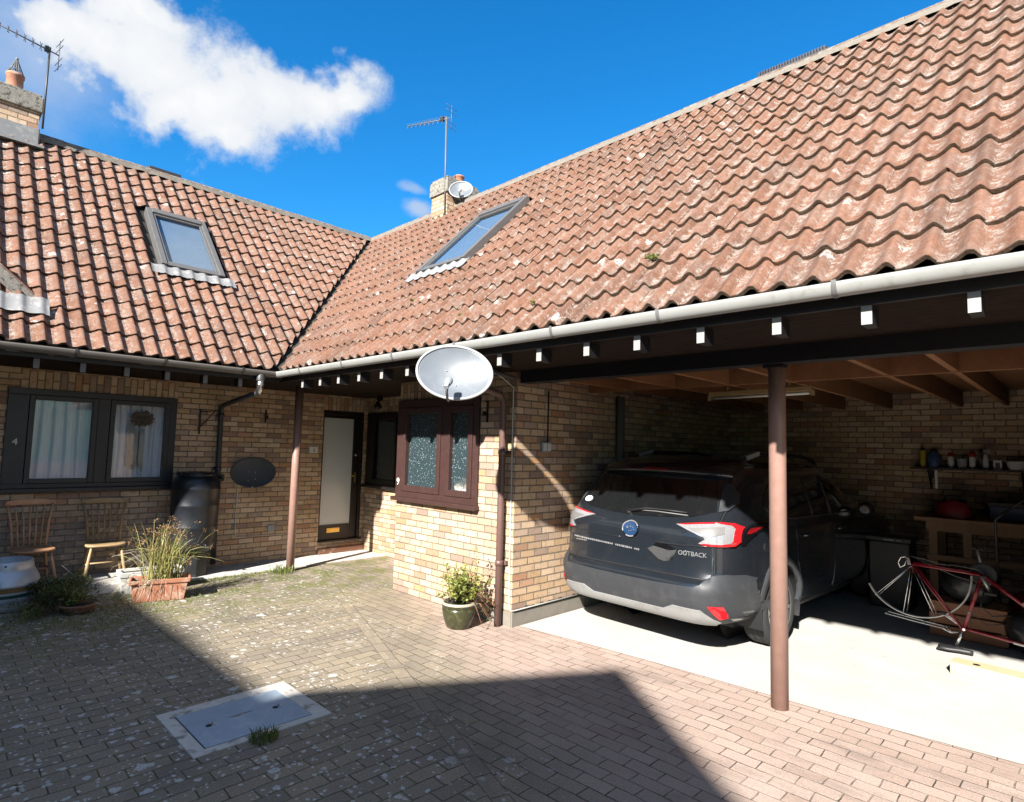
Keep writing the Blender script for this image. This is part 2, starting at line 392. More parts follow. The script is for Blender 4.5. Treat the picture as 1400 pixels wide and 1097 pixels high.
def wood_material(name, c1, c2, rough=.6, scale=5.0, axis=(1, 1, 1), bump=.2):
    m, k, b = _mat(name)
    co = k.v('MULTIPLY', k.coord(), axis)
    n = k.noise(co, scale, 5, .6); n2 = k.noise(co, scale*7, 3, .6)
    f = k.m('ADD', k.m('MULTIPLY', n, .7), k.m('MULTIPLY', n2, .3))
    col = k.ramp(f, [(.3, tuple(q*.75 for q in c1)), (.7, tuple(q*.75 for q in c2))])
    k.put(b.inputs['Base Color'], col); b.inputs['Roughness'].default_value = rough
    k.put(b.inputs['Normal'], k.bump(n2, bump, .003))
    return m
wood_material('joist_wood', (.21, .09, .035), (.36, .165, .07), .7, 3.0, (1, .25, 1))
wood_material('chair_wood_red', (.52, .24, .12), (.78, .45, .26), .5, 7.0)
wood_material('chair_wood_olive', (.33, .215, .105), (.54, .37, .19), .55, 7.0)
wood_material('bench_wood', (.24, .12, .05), (.36, .20, .09), .6, 4.0)
wood_material('pine_wood', (.58, .46, .27), (.70, .60, .40), .6, 4.0, (.3, 1, 1))
wood_material('crate_wood', (.24, .09, .04), (.34, .15, .07), .65, 5.0)

def soffit_material():
    m, k, b = _mat('soffit_boards')
    c = k.xyz(k.pos())
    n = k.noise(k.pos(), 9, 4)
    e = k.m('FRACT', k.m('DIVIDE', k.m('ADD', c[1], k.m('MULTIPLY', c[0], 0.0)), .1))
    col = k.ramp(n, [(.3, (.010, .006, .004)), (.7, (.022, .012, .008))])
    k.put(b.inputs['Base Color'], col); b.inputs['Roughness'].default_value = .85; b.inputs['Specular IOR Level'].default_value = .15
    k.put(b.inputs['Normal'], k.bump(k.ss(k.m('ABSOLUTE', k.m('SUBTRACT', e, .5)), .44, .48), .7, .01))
soffit_material()

M('black_timber', (.008, .008, .011), .5, var=.3, bump=.15)
M('brown_timber', (.035, .018, .012), .5, var=.3, bump=.15)
M('dark_frame', (.009, .009, .013), .42, var=.25, scale=14)
M('door_frame', (.014, .009, .008), .45, var=.25, scale=14)
M('maroon_frame', (.060, .030, .026), .42, var=.22, scale=14)
M('post_paint', (.33, .195, .155), .42, var=.18, scale=16, dirt=(.33, .23, .19), dirt_scale=14, dirt_lo=.58, dirt_hi=.72, bump=.12)
M('pipe_brown', (.15, .085, .072), .42, var=.15, bump=.05)
M('pipe_dark', (.045, .042, .045), .5, var=.2)
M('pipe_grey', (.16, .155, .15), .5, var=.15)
M('gutter_grey', (.34, .34, .32), .38, var=.10, scale=5, dirt=(.26, .25, .22), dirt_scale=9, dirt_lo=.56, dirt_hi=.75)
M('gutter_shaded', (.14, .125, .11), .5, var=.2, scale=5)  # same plastic as the sunlit gutter, its shade put into the colour
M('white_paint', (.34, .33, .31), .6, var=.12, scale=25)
M('white_plastic', (.72, .71, .68), .35, var=.05)
M('steel', (.62, .62, .61), .3, metal=1.0, var=.15, scale=20)
M('lead_flashing', (.25, .25, .25), .5, var=.12, scale=12, dirt=(.38, .37, .35), dirt_scale=10)
M('mortar', (.20, .175, .145), .9, var=.35, scale=28, bump=.6, bscale=60)
M('valley_dirt', (.03, .026, .02), .9, var=.5, scale=20, bump=.8, bscale=50, dirt=(.07, .065, .035))
M('underlay', (.02, .017, .015), .9)
M('ridge_clay', (.15, .105, .08), .85, var=.35, scale=18, bump=.5, dirt=(.24, .215, .18), dirt_scale=16, dirt_lo=.45, dirt_hi=.6)
M('stone_cap', (.27, .25, .215), .9, var=.45, scale=22, bump=.8, bscale=50, dirt=(.09, .085, .07), dirt_scale=18, dirt_lo=.52, dirt_hi=.60)
M('terracotta', (.40, .165, .095), .75, var=.18, scale=16, bump=.15, dirt=(.50, .34, .26), dirt_scale=7)
M('terracotta_old', (.30, .14, .085), .8, var=.2, scale=14, bump=.2, dirt=(.55, .42, .33), dirt_scale=9, dirt_lo=.55)
M('skylight_frame', (.19, .185, .18), .45, metal=.4, var=.12)
M('render_plinth', (.23, .205, .17), .9, var=.25, scale=8, bump=.4)
M('tar', (.012, .011, .011), .6, var=.3, scale=30, bump=.7)
M('galvanised', (.46, .58, .70), .40, metal=.3, var=.12, scale=6, dirt=(.60, .70, .79), dirt_scale=9, dirt_lo=.46, dirt_hi=.72, rvar=.12, bump=.06)
M('manhole_concrete', (.66, .62, .56), .9, var=.2, scale=12, bump=.4, dirt=(.26, .24, .20), dirt_scale=9)
M('dish_pale', (.145, .163, .185), .40, var=.08, scale=6, dirt=(.19, .21, .235), dirt_scale=3.5)
M('dish_rim', (.38, .39, .40), .4, var=.05)
M('dish_dark', (.085, .082, .084), .6, var=.3, scale=20, dirt=(.10, .10, .10), dirt_scale=30, dirt_lo=.55, dirt_hi=.72)
M('butt_plastic', (.012, .014, .019), .38, var=.2, scale=10, bump=.06, bscale=25)
M('black_plastic', (.014, .014, .016), .5, var=.25)
M('black_metal', (.012, .011, .011), .45, metal=.2)
M('rubber', (.022, .022, .023), .85, var=.3, scale=30, bump=.1)
M('curtain', (.92, .92, .94), .9, var=.10, scale=10)
M('room_dark', (.03, .03, .033), .9)
M('macrame', (.62, .58, .48), .9, var=.2, scale=40, bump=.5)
M('feather', (.18, .13, .09), .9, var=.4, scale=40, bump=.6)
M('frosted_pane', (.60, .63, .62), .22, var=.05, scale=3)
M('brass', (.62, .42, .12), .3, metal=.9, var=.15)
M('keg_steel', (.56, .59, .64), .38, metal=.35, var=.08, scale=8, dirt=(.42, .42, .42), dirt_scale=6)
M('keg_gold', (.30, .17, .07), .45)
M('keg_green', (.012, .06, .055), .45)
M('glazed_green', (.042, .045, .02), .22, var=.35, scale=12, dirt=(.09, .08, .04), dirt_scale=14)
M('glazed_rim', (.40, .36, .28), .35, var=.2)
M('soil', (.035, .026, .018), .95, var=.5, scale=40, bump=.8)
M('old_stone', (.55, .53, .49), .9, var=.2, scale=12, bump=.5, dirt=(.16, .15, .13), dirt_scale=9, dirt_lo=.54, dirt_hi=.62)
M('cable', (.55, .54, .50), .5)
M('tube_white', (.75, .74, .70), .35)
M('fixture_gold', (.40, .27, .13), .5)
M('bike_red', (.30, .010, .022), .28, var=.12, coat=.5, dirt=(.18, .012, .02), dirt_scale=10)
M('chrome', (.72, .72, .72), .18, metal=1.0)
M('mudguard_white', (.62, .61, .57), .4, var=.1)
M('alloy', (.38, .37, .35), .38, metal=.75, var=.15, scale=25)
M('car_paint', (.018, .023, .030), .24, metal=.3, var=.12, scale=3, coat=1.0, dirt=(.034, .038, .044), dirt_scale=2.5, dirt_lo=.5, dirt_hi=.85, rvar=.06)
M('car_plastic', (.034, .037, .042), .55, var=.12, scale=6, dirt=(.050, .052, .055), dirt_scale=5, bump=.05, bscale=200)
M('car_silver', (.36, .36, .355), .42, metal=.3, var=.07, dirt=(.30, .295, .285), dirt_scale=6)
M('car_glass', (.008, .009, .010), .06, var=.1, spec=1.0, dirt=(.030, .029, .026), dirt_scale=7, dirt_lo=.55, dirt_hi=.9, rvar=.05)
M('car_black', (.008, .008, .009), .6)
M('gloss_black', (.006, .006, .007), .12)
M('lens_red', (.48, .012, .018), .14, var=.12, scale=40, coat=.6)
M('lens_dark_red', (.22, .006, .01), .14, var=.12, coat=.6)
M('lens_clear', (.46, .46, .48), .14, metal=.45, var=.25, scale=60, coat=.6)
M('badge_blue', (.022, .06, .15), .2, metal=.3, coat=.6)
M('letter_silver', (.50, .50, .51), .25, metal=.7)
M('smudge_grey', (.042, .042, .043), .7, var=.15)
M('sign_white', (.76, .75, .71), .45, var=.05)
M('ink', (.05, .05, .05), .6)
M('mower_red', (.20, .012, .012), .4, var=.2)
M('red_plastic', (.35, .02, .018), .4)
M('blue_plastic', (.05, .10, .22), .4)
M('yellow_plastic', (.55, .42, .04), .4)
M('grey_plastic', (.30, .32, .34), .45)
M('sack_black', (.016, .016, .018), .3, var=.3, scale=8, bump=.9, bscale=14)

def leaf_material(name, c1, c2, c3):
    m, k, b = _mat(name)
    uv = k.xyz(k.coord('UV'))
    w = k.white(k.comb(k.m('FLOOR', uv[0]), 1.0, 2.0))[0]
    col = k.ramp(w, [(0., tuple(q*.85 for q in c1)), (.5, tuple(q*.85 for q in c2)), (1., tuple(q*.85 for q in c3))])
    k.put(b.inputs['Base Color'], col); b.inputs['Roughness'].default_value = .45
    tr = k.new('ShaderNodeBsdfTranslucent'); k.put(tr.inputs[0], col)
    mx = k.new('ShaderNodeMixShader'); mx.inputs[0].default_value = .28
    out = [n for n in k.n if n.type == 'OUTPUT_MATERIAL'][0]
    k.l.new(b.outputs[0], mx.inputs[1]); k.l.new(tr.outputs[0], mx.inputs[2]); k.l.new(mx.outputs[0], out.inputs[0])
leaf_material('leaf_bright', (.12, .15, .03), (.26, .29, .06), (.44, .44, .13))
leaf_material('leaf_dark', (.025, .045, .014), (.05, .075, .02), (.11, .12, .035))
leaf_material('leaf_grass', (.07, .11, .02), (.14, .18, .035), (.25, .26, .07))
leaf_material('sedge_leaf', (.20, .21, .06), (.36, .35, .11), (.46, .40, .17))
leaf_material('sedge_head', (.20, .105, .045), (.32, .18, .08), (.42, .27, .13))
leaf_material('straw', (.40, .33, .21), (.52, .46, .34), (.62, .57, .46))

# ------------------------------------------------------------------ mesh helpers
OFF = {}
def tag(o, label=None, cat=None, group=None, kind=None):
    if label: o['label'] = label
    if cat: o['category'] = cat
    if group: o['group'] = group
    if kind: o['kind'] = kind
    return o
def thing(name, loc, label, cat, group=None, rz=0.0):
    o = bpy.data.objects.new(name, None); COL.objects.link(o)
    o.location = loc; o.rotation_euler = (0, 0, rz); o.empty_display_size = 0.2
    OFF[o.name] = Vector(loc)
    return tag(o, label, cat, group)

class MB:
    def __init__(s):
        s.V = []; s.F = []; s.U = []; s.MI = []; s.SM = []; s.mats = []
    def mi(s, mat):
        if mat is None: return 0
        if mat not in s.mats: s.mats.append(mat)
        return s.mats.index(mat)
    def add(s, verts, faces, uvs=None, mat=None, smooth=False):
        b = len(s.V); s.V.extend([tuple(v) for v in verts]); i = s.mi(mat)
        for n, f in enumerate(faces):
            s.F.append([b+q for q in f]); s.MI.append(i); s.SM.append(smooth)
            s.U.append(None if uvs is None else uvs[n])
        return b
    def quad(s, a, b, c, d, uv=None, mat=None):
        s.add([a, b, c, d], [[0, 1, 2, 3]], None if uv is None else [uv], mat)
    def box(s, x0, x1, y0, y1, z0, z1, mat=None, swap=False, vo=0.0, bev=0.0):
        x0, x1 = min(x0, x1), max(x0, x1); y0, y1 = min(y0, y1), max(y0, y1); z0, z1 = min(z0, z1), max(z0, z1)
        v = [(x0, y0, z0), (x1, y0, z0), (x1, y1, z0), (x0, y1, z0), (x0, y0, z1), (x1, y0, z1), (x1, y1, z1), (x0, y1, z1)]
        f = [[0, 3, 2, 1], [4, 5, 6, 7], [0, 1, 5, 4], [1, 2, 6, 5], [2, 3, 7, 6], [3, 0, 4, 7]]
        uvs = []
        for q in f:
            p = [v[i] for i in q]
            e1 = np.subtract(p[1], p[0]); e2 = np.subtract(p[2], p[1]); n = np.abs(np.cross(e1, e2)); a = int(np.argmax(n))
            if a == 0: uv = [(t[1], t[2]) for t in p]
            elif a == 1: uv = [(t[0], t[2]) for t in p]
            else: uv = [(t[0], t[1]) for t in p]
            if swap: uv = [(t[1]-vo, t[0]) for t in uv]
            uvs.append(uv)
        s.add(v, f, uvs, mat)
    def obox(s, c, ex, ey, ez, mat=None):
        """oriented box: centre and three half-extent vectors"""
        c = Vector(c); ex = Vector(ex); ey = Vector(ey); ez = Vector(ez)
        v = [c+sx*ex+sy*ey+sz*ez for sz in (-1, 1) for sx, sy in ((-1, -1), (1, -1), (1, 1), (-1, 1))]
        s.add(v, [[0, 3, 2, 1], [4, 5, 6, 7], [0, 1, 5, 4], [1, 2, 6, 5], [2, 3, 7, 6], [3, 0, 4, 7]], None, mat)
    def bar(s, a, b, w, h, mat=None, upv=(0, 0, 1)):
        a = Vector(a); b = Vector(b); d = (b-a); L = d.length; d.normalize()
        u = Vector(upv); x = d.cross(u)
        if x.length < 1e-4: x = d.cross(Vector((1, 0, 0)))
        x.normalize(); z = x.cross(d)
        s.obox((a+b)/2, x*w/2, d*L/2, z*h/2, mat)
    def tube(s, pts, r, n=10, mat=None, caps=True, smooth=True):
        pts = [Vector(p) for p in pts]; m = len(pts)
        rs = r if isinstance(r, (list, tuple)) else [r]*m
        verts = []; prev = None
        for i, p in enumerate(pts):
            d = (pts[min(i+1, m-1)]-pts[max(i-1, 0)]).normalized()
            if prev is None:
                a = d.cross(Vector((0, 0, 1)))
                if a.length < 1e-3: a = d.cross(Vector((1, 0, 0)))
                a.normalize()
            else:
                a = prev-d*prev.dot(d)
                if a.length < 1e-6: a = d.cross(Vector((0, 1, 0)))
                a.normalize()
            prev = a; bb = d.cross(a)
            for k in range(n):
                t = 2*math.pi*k/n
                verts.append(p+(a*math.cos(t)+bb*math.sin(t))*rs[i])
        faces = []; uvs = []
        for i in range(m-1):
            for k in range(n):
                faces.append([i*n+k, i*n+(k+1) % n, (i+1)*n+(k+1) % n, (i+1)*n+k]); 
        b = s.add(verts, faces, None, mat, smooth)
        if caps:
            i = s.mi(mat)
            for f in ([b+q for q in range(n)][::-1], [b+(m-1)*n+q for q in range(n)]):
                s.F.append(f); s.MI.append(i); s.SM.append(False); s.U.append(None)
    def lathe(s, prof, c=(0, 0, 0), n=32, mat=None, axis=None, smooth=True):
        """prof: (radius, height[, material]) rows; material of a row paints the band above it"""
        c = Vector(c)
        if axis is None: A, X, Y = Vector((0, 0, 1)), Vector((1, 0, 0)), Vector((0, 1, 0))
        else:
            A = Vector(axis).normalized(); X = A.orthogonal().normalized(); Y = A.cross(X)
        verts = []
        for p in prof:
            for k in range(n):
                t = 2*math.pi*k/n
                verts.append(c+A*p[1]+(X*math.cos(t)+Y*math.sin(t))*max(p[0], 1e-4))
        b = len(s.V); s.V.extend([tuple(v) for v in verts])
        for i in range(len(prof)-1):
            mt = prof[i][2] if len(prof[i]) > 2 else mat
            q = s.mi(mt)
            for k in range(n):
                s.F.append([b+i*n+k, b+i*n+(k+1) % n, b+(i+1)*n+(k+1) % n, b+(i+1)*n+k]); s.MI.append(q); s.SM.append(smooth); s.U.append(None)
    def disc(s, c, ax, r, n=24, mat=None):
        A = Vector(ax).normalized(); X = A.orthogonal().normalized(); Y = A.cross(X); c = Vector(c)
        s.add([c+(X*math.cos(2*math.pi*k/n)+Y*math.sin(2*math.pi*k/n))*r for k in range(n)], [list(range(n))], None, mat)
    def leaf(s, p, d, nrm, L, W, idx, mat=None):
        """a pointed leaf of two bent halves"""
        p = Vector(p); d = Vector(d).normalized(); nrm = Vector(nrm)
        x = d.cross(nrm)
        if x.length < 1e-3: x = d.orthogonal()
        x.normalize(); z = x.cross(d)
        a = p; b = p+d*L*.45+x*W*.5+z*W*.18; c = p+d*L; e = p+d*L*.45-x*W*.5+z*W*.18; mid = p+d*L*.5
        u = [(idx+.5, .5)]*4
        s.add([a, b, c, mid, e], [[0, 1, 2, 3], [0, 3, 2, 4]], [u, u], mat)
    def blade(s, pts, w, idx, mat=None):
        pts = [Vector(p) for p in pts]; n = len(pts); verts = []
        sd = (pts[-1]-pts[0]).cross(Vector((rnd.uniform(-1, 1), rnd.uniform(-1, 1), rnd.uniform(0, .6))))
        if sd.length < 1e-5: sd = Vector((1, 0, 0))
        sd.normalize()
        for i, p in enumerate(pts):
            ww = w*(1-(i/(n-1))**2*.85)
            verts += [p-sd*ww/2, p+sd*ww/2]
        s.add(verts, [[2*i, 2*i+1, 2*i+3, 2*i+2] for i in range(n-1)], [[(idx+.5, .5)]*4]*(n-1), mat)
    def build(s, name, mat=None, parent=None, world=True, smooth=None, bevel=0.0, bevel_angle=0.6):
        me = bpy.data.meshes.new(name)
        off = OFF.get(parent.name, Vector((0, 0, 0))) if (parent is not None and world) else Vector((0, 0, 0))
        V = np.array(s.V, float)-np.array(off)
        me.from_pydata(V.tolist(), [], s.F)
        names = s.mats if s.mats else []
        if None in [mat] and not names: names = ['black_plastic']
        if mat is not None and not names: names = [mat]
        elif mat is not None:
            names = [n for n in names]
        for n in names: me.materials.append(MATS[n])
        me.polygons.foreach_set('material_index', s.MI)
        me.polygons.foreach_set('use_smooth', s.SM if smooth is None else [smooth]*len(s.F))
        if any(u is not None for u in s.U):
            uvl = me.uv_layers.new(name='UVMap')
            flat = []
            for f, u in zip(s.F, s.U):
                flat.extend([(0, 0)]*len(f) if u is None else u[:len(f)] if len(u) >= len(f) else list(u)+[u[-1]]*(len(f)-len(u)))
            uvl.data.foreach_set('uv', np.array(flat, float).ravel())
        me.update()
        o = bpy.data.objects.new(name, me); COL.objects.link(o)
        if parent is not None:
            o.parent = parent; OFF[o.name] = off
        if bevel:
            md = o.modifiers.new('bevel', 'BEVEL'); md.width = bevel; md.segments = 2; md.limit_method = 'ANGLE'; md.angle_limit = bevel_angle
        return o

def text_part(txt, loc, xdir, ydir, size, mat, parent, name='house_number', extrude=.002):
    cu = bpy.data.curves.new(name, 'FONT'); cu.body = txt; cu.size = size; cu.extrude = extrude
    cu.align_x = 'CENTER'; cu.align_y = 'CENTER'; cu.materials.append(MATS[mat])
    tmp = bpy.data.objects.new(name+'_curve', cu); COL.objects.link(tmp)
    dg = bpy.context.evaluated_depsgraph_get(); dg.update()
    me = bpy.data.meshes.new_from_object(tmp.evaluated_get(dg)); me.name = name
    if not me.materials: me.materials.append(MATS[mat])
    bpy.data.objects.remove(tmp); bpy.data.curves.remove(cu)
    o = bpy.data.objects.new(name, me); COL.objects.link(o)
    x = Vector(xdir).normalized(); z = x.cross(Vector(ydir)).normalized(); y = z.cross(x)
    l = Vector(loc)-(OFF.get(parent.name, Vector()) if parent else Vector())
    o.matrix_local = Matrix(((x.x, y.x, z.x, l.x), (x.y, y.y, z.y, l.y), (x.z, y.z, z.z, l.z), (0, 0, 0, 1)))
    if parent: o.parent = parent; OFF[o.name] = OFF.get(parent.name, Vector())
    return o

def dup_tree(root, loc=None, rz=None):
    r = root.copy(); COL.objects.link(r)
    if loc is not None: r.location = loc
    if rz is not None: r.rotation_euler = (0, 0, rz)
    def kids(src, dst):
        for ch in list(src.children):
            c = ch.copy(); COL.objects.link(c); c.parent = dst; kids(ch, c)
    kids(root, r)
    return r

# ------------------------------------------------------------------ ground
WA = -4.88            # left house front wall, faces +X
mb = MB(); mb.quad((-40, -40, 0), (40, -40, 0), (40, 40, 0), (-40, 40, 0), mat='block_paving')
tag(mb.build('paving'), kind='structure')
mb = MB()
e = [(0.03, .085), (0.9, .175), (1.9, .24), (2.9, .28), (3.9, .37), (5.0, .47), (7.2, .62)]
top = [(x, y, .005) for x, y in e] + [(7.2, 5.2, .005), (0.03, 5.2, .005)]
mb.add(top, [list(range(len(top)))], mat='pale_concrete')
tag(mb.build('concrete_floor'), kind='structure')
# concrete margin along the left house, raised kerb where the chairs stand
mb = MB()
mb.box(WA, -4.16, -2.02, 1.235, -.05, .014, mat='manhole_concrete')
tag(mb.build('concrete_path', bevel=.004), kind='structure')
mb = MB()
mb.box(WA, -4.12, -9.0, -2.024, -.05, .10, mat='manhole_concrete')
tag(mb.build('concrete_kerb', bevel=.012), kind='structure')

# ------------------------------------------------------------------ roof geometry shared by the two houses
PX, PY, PZ = -3.535, -1.0, 2.82
PIT = R_(45.6); TT = math.tan(PIT); RUN = 3.50; SLOPE = RUN/math.cos(PIT)
NC = 15; GAUGE = (SLOPE+.03)/NC - 0.004; COVER = .176
TH = .026
PROF = [(0, .001), (.13, -.003), (.27, .0), (.42, .010), (.56, .026), (.68, .041), (.77, .046), (.85, .040), (.93, .018), (1.0, .001)]
def roof_pt(which, s, r, h=0.0):
    c, sn = math.cos(PIT), math.sin(PIT)
    if which == 'A': return Vector((PX-r*c+h*sn, s, PZ+r*sn+h*c))
    return Vector((s, PY+r*c-h*sn, PZ+r*sn+h*c))
def tile_field(which, s0, s1, holes, parent):
    nt = int(math.ceil((s1-s0)/COVER)); rs = np.random.RandomState(3 if which == 'A' else 5)
    V = []; F = []; U = []
    npf = len(PROF); us = np.array([p[0] for p in PROF]); hs = np.array([p[1] for p in PROF])*1.0
    for i in range(NC):
        r0 = i*GAUGE-.030
        wav = rs.normal(0, .003)
        for j in range(nt):
            a = s0+j*COVER
            cx, cr = a+COVER/2, r0+GAUGE/2
            if any(h[0]-COVER*.2 < cx < h[1]+COVER*.2 and h[2]-GAUGE*.35 < cr < h[3]+GAUGE*.2 for h in holes): continue
            # drop tiles well past the valley
            if which == 'A' and (roof_pt('A', cx, cr).x-PX)+(cx-PY) > .35: continue
            if which == 'B' and (cx-PX)+(roof_pt('B', cx, cr).y-PY) < -.35: continue
            dr = rs.normal(0, .0035)+wav; tw = rs.normal(0, .006); dh = rs.normal(0, .0018); ds = rs.normal(0, .0015)
            b = len(V); sg = us*COVER*1.02
            low = .034+dh; hi = .004+dh; jr = rs.normal(0, .0025, npf); jh = rs.normal(0, .0013, npf)
            for rr, hh in ((r0, -TH), (r0, 0.0), (r0+GAUGE*.5, None), (r0+GAUGE+.03, None)):
                for q in range(npf):
                    t = (rr-r0)/(GAUGE+.03); bh = low+(hi-low)*t
                    lo = hh is not None
                    V.append(roof_pt(which, a+sg[q]+ds, rr+dr+tw*us[q]+(jr[q] if lo else 0), hs[q]+bh+(hh+jh[q] if lo else 0.0)))
            for row in range(3):
                for q in range(npf-1):
                    F.append((b+row*npf+q, b+row*npf+q+1, b+(row+1)*npf+q+1, b+(row+1)*npf+q))
                    t0 = (0.02, 0.04, .5, .98)[row]; t1 = (.04, .04, .5, .98)[row+1] if row else .04
                    U.append([(j+.05+.9*us[q], i+t0), (j+.05+.9*us[q+1], i+t0), (j+.05+.9*us[q+1], i+t1), (j+.05+.9*us[q], i+t1)])
    m = MB(); m.V = [tuple(v) for v in V]; m.F = [list(f) for f in F]; m.U = U; m.MI = [0]*len(F); m.SM = [False]*len(F); m.mats = ['clay_roof_tile']
    # board under the tiles
    ext = MB()
    o = m.build('roof', parent=parent)
    me = o.data; bm = bmesh.new(); bm.from_mesh(me)
    off = OFF.get(parent.name, Vector())
    g = .045
    pc = Vector((PX, PY, 0))-off
    if which == 'A':
        bmesh.ops.bisect_plane(bm, geom=bm.verts[:]+bm.edges[:]+bm.faces[:], plane_co=pc-Vector((g, g, 0)), plane_no=(1, 1, 0), clear_outer=True)
    else:
        bmesh.ops.bisect_plane(bm, geom=bm.verts[:]+bm.edges[:]+bm.faces[:], plane_co=pc+Vector((g*.6, g*.6, 0)), plane_no=(-1, -1, 0), clear_outer=True)
    for f in bm.faces: f.smooth = True
    for e_ in bm.edges:
        if len(e_.link_faces) == 2 and e_.calc_face_angle(0) > .9: e_.smooth = False
    bm.to_mesh(me); bm.free()
    return o

def skylight(which, s0, s1, r0, r1, parent):
    """roof window: frame with glass, set on the tiles"""
    def pt(s, r, h): return roof_pt(which, s, r, h)
    def rbox(m, sa, sb, ra, rb, ha, hb, mat):
        v = [pt(sa, ra, ha), pt(sb, ra, ha), pt(sb, rb, ha), pt(sa, rb, ha), pt(sa, ra, hb), pt(sb, ra, hb), pt(sb, rb, hb), pt(sa, rb, hb)]
        m.add(v, [[0, 3, 2, 1], [4, 5, 6, 7], [0, 1, 5, 4], [1, 2, 6, 5], [2, 3, 7, 6], [3, 0, 4, 7]], None, mat)
    m = MB(); w = .075; h = .115
    rbox(m, s0, s0+w, r0, r1, -.02, h, 'skylight_frame'); rbox(m, s1-w, s1, r0, r1, -.02, h, 'skylight_frame')
    rbox(m, s0+w, s1-w, r1-.12, r1, -.02, h+.012, 'skylight_frame'); rbox(m, s0+w, s1-w, r0, r0+.07, -.02, h-.012, 'skylight_frame')
    rbox(m, s0-.01, s1+.01, r0-.03, r0-.002, .0, h-.03, 'black_timber')
    fr = m.build('skylight', parent=parent, bevel=.006)
    m = MB(); iw = .032; hh = h-.018
    a, b_, c, d = s0+w+.002, s1-w-.002, r0+.072, r1-.122
    for q in ((a, a+iw, c, d), (b_-iw, b_, c, d), (a+iw, b_-iw, c, c+iw), (a+iw, b_-iw, d-iw, d)): rbox(m, *q, hh-.03, hh, 'skylight_frame')
    m.build('sash', parent=fr)
    m = MB(); rbox(m, a+iw, b_-iw, c+iw, d-iw, hh-.022, hh-.016, 'skylight_glass'); m.build('pane', parent=fr)
    m = MB(); rbox(m, a, b_, c, d, .035, .04, 'reflected_sky_blue'); m.build('sky_sheet', parent=fr)  # sheet added under the pane, its colour replaces the sky reflection
    # lead apron dressed over the rolls below
    m = MB(); V = []; n = 0
    ss = np.arange(s0-.14, s1+.14, COVER/10)
    for rr, hh in ((r0-.20, .003), (r0-.11, .010), (r0-.015, .022)):
        for s in ss:
            u = ((s-(-9.0 if which == 'A' else -7.4))/COVER) % 1.0
            V.append(pt(s, rr+rnd.uniform(-.01, .01)*(rr < r0-.15), np.interp(u, [p[0] for p in PROF], [p[1] for p in PROF])*.38+.068+hh*.6))
    k = len(ss)
    m.add(V, [[i*k+j, i*k+j+1, (i+1)*k+j+1, (i+1)*k+j] for i in range(2) for j in range(k-1)], None, 'lead_flashing', True)
    m.build('flashing', parent=fr)
    return fr

def half_gutter(axis, c0, c1, lat, ztop, rad, mat, parent, brackets, bmat='pipe_grey'):
    """half-round gutter running along axis 'x' or 'y' at lateral position lat"""
    m = MB(); n = 14; prof = []; dp = 1.5
    for k in range(n+1):
        t = math.pi+math.pi*k/n; prof.append((rad*math.cos(t), dp*rad*math.sin(t)))
    for k in range(n, -1, -1):
        t = math.pi+math.pi*k/n; prof.append(((rad-.005)*math.cos(t), (dp*rad-.005)*math.sin(t)))
    def P(a, q): return (a, lat+q[0], ztop+q[1]) if axis == 'x' else (lat+q[0], a, ztop+q[1])
    L = len(prof); cuts = np.linspace(c0, c1, 7)
    V = [P(a, q) for a in cuts for q in prof]
    m.add(V, [[i*L+k, i*L+(k+1) % L, (i+1)*L+(k+1) % L, (i+1)*L+k] for i in range(len(cuts)-1) for k in range(L)], None, mat, True)
    m.add([P(c0, q) for q in prof[:n+1]], [list(range(n+1))], None, mat); m.add([P(c1, q) for q in prof[:n+1]], [list(range(n+1))], None, mat)
    o = m.build('gutter', parent=parent)
    for a in brackets:
        b = MB(); r2 = rad+.005; V = []
        for da in (-.013, .013):
            for k in range(n+1):
                t = math.pi*0.96+math.pi*1.08*k/n; V.append(P(a+da, (r2*math.cos(t), (dp*rad+.005)*math.sin(t))))
        b.add(V, [[k, k+1, n+1+k+1, n+1+k] for k in range(n)], None, bmat, True)
        e = P(a, (-r2*.95 if axis == 'y' else r2*.95, .0)); 
        if axis == 'x': b.box(a-.013, a+.013, lat+rad-.005, lat+rad+.05, ztop-.02, ztop+.0, mat=bmat)
        else: b.box(lat-rad-.05, lat-rad+.005, a-.013, a+.013, ztop-.02, ztop, mat=bmat)
        b.build('gutter_bracket', parent=o)
    return o

def rafter_tail(axis, a, front, back, ztop, parent, paint='white_paint'):
    m = MB(); w = .027; zb = ztop-.105
    if axis == 'x':   # tail runs along y, end faces -y
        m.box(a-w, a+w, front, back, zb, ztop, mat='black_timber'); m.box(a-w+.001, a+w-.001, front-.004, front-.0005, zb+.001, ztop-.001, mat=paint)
    else:
        m.box(back, front, a-w, a+w, zb, ztop, mat='black_timber'); m.box(front+.0005, front+.004, a-w+.001, a+w-.001, zb+.001, ztop-.001, mat=paint)
    m.build('rafter_end', parent=parent)

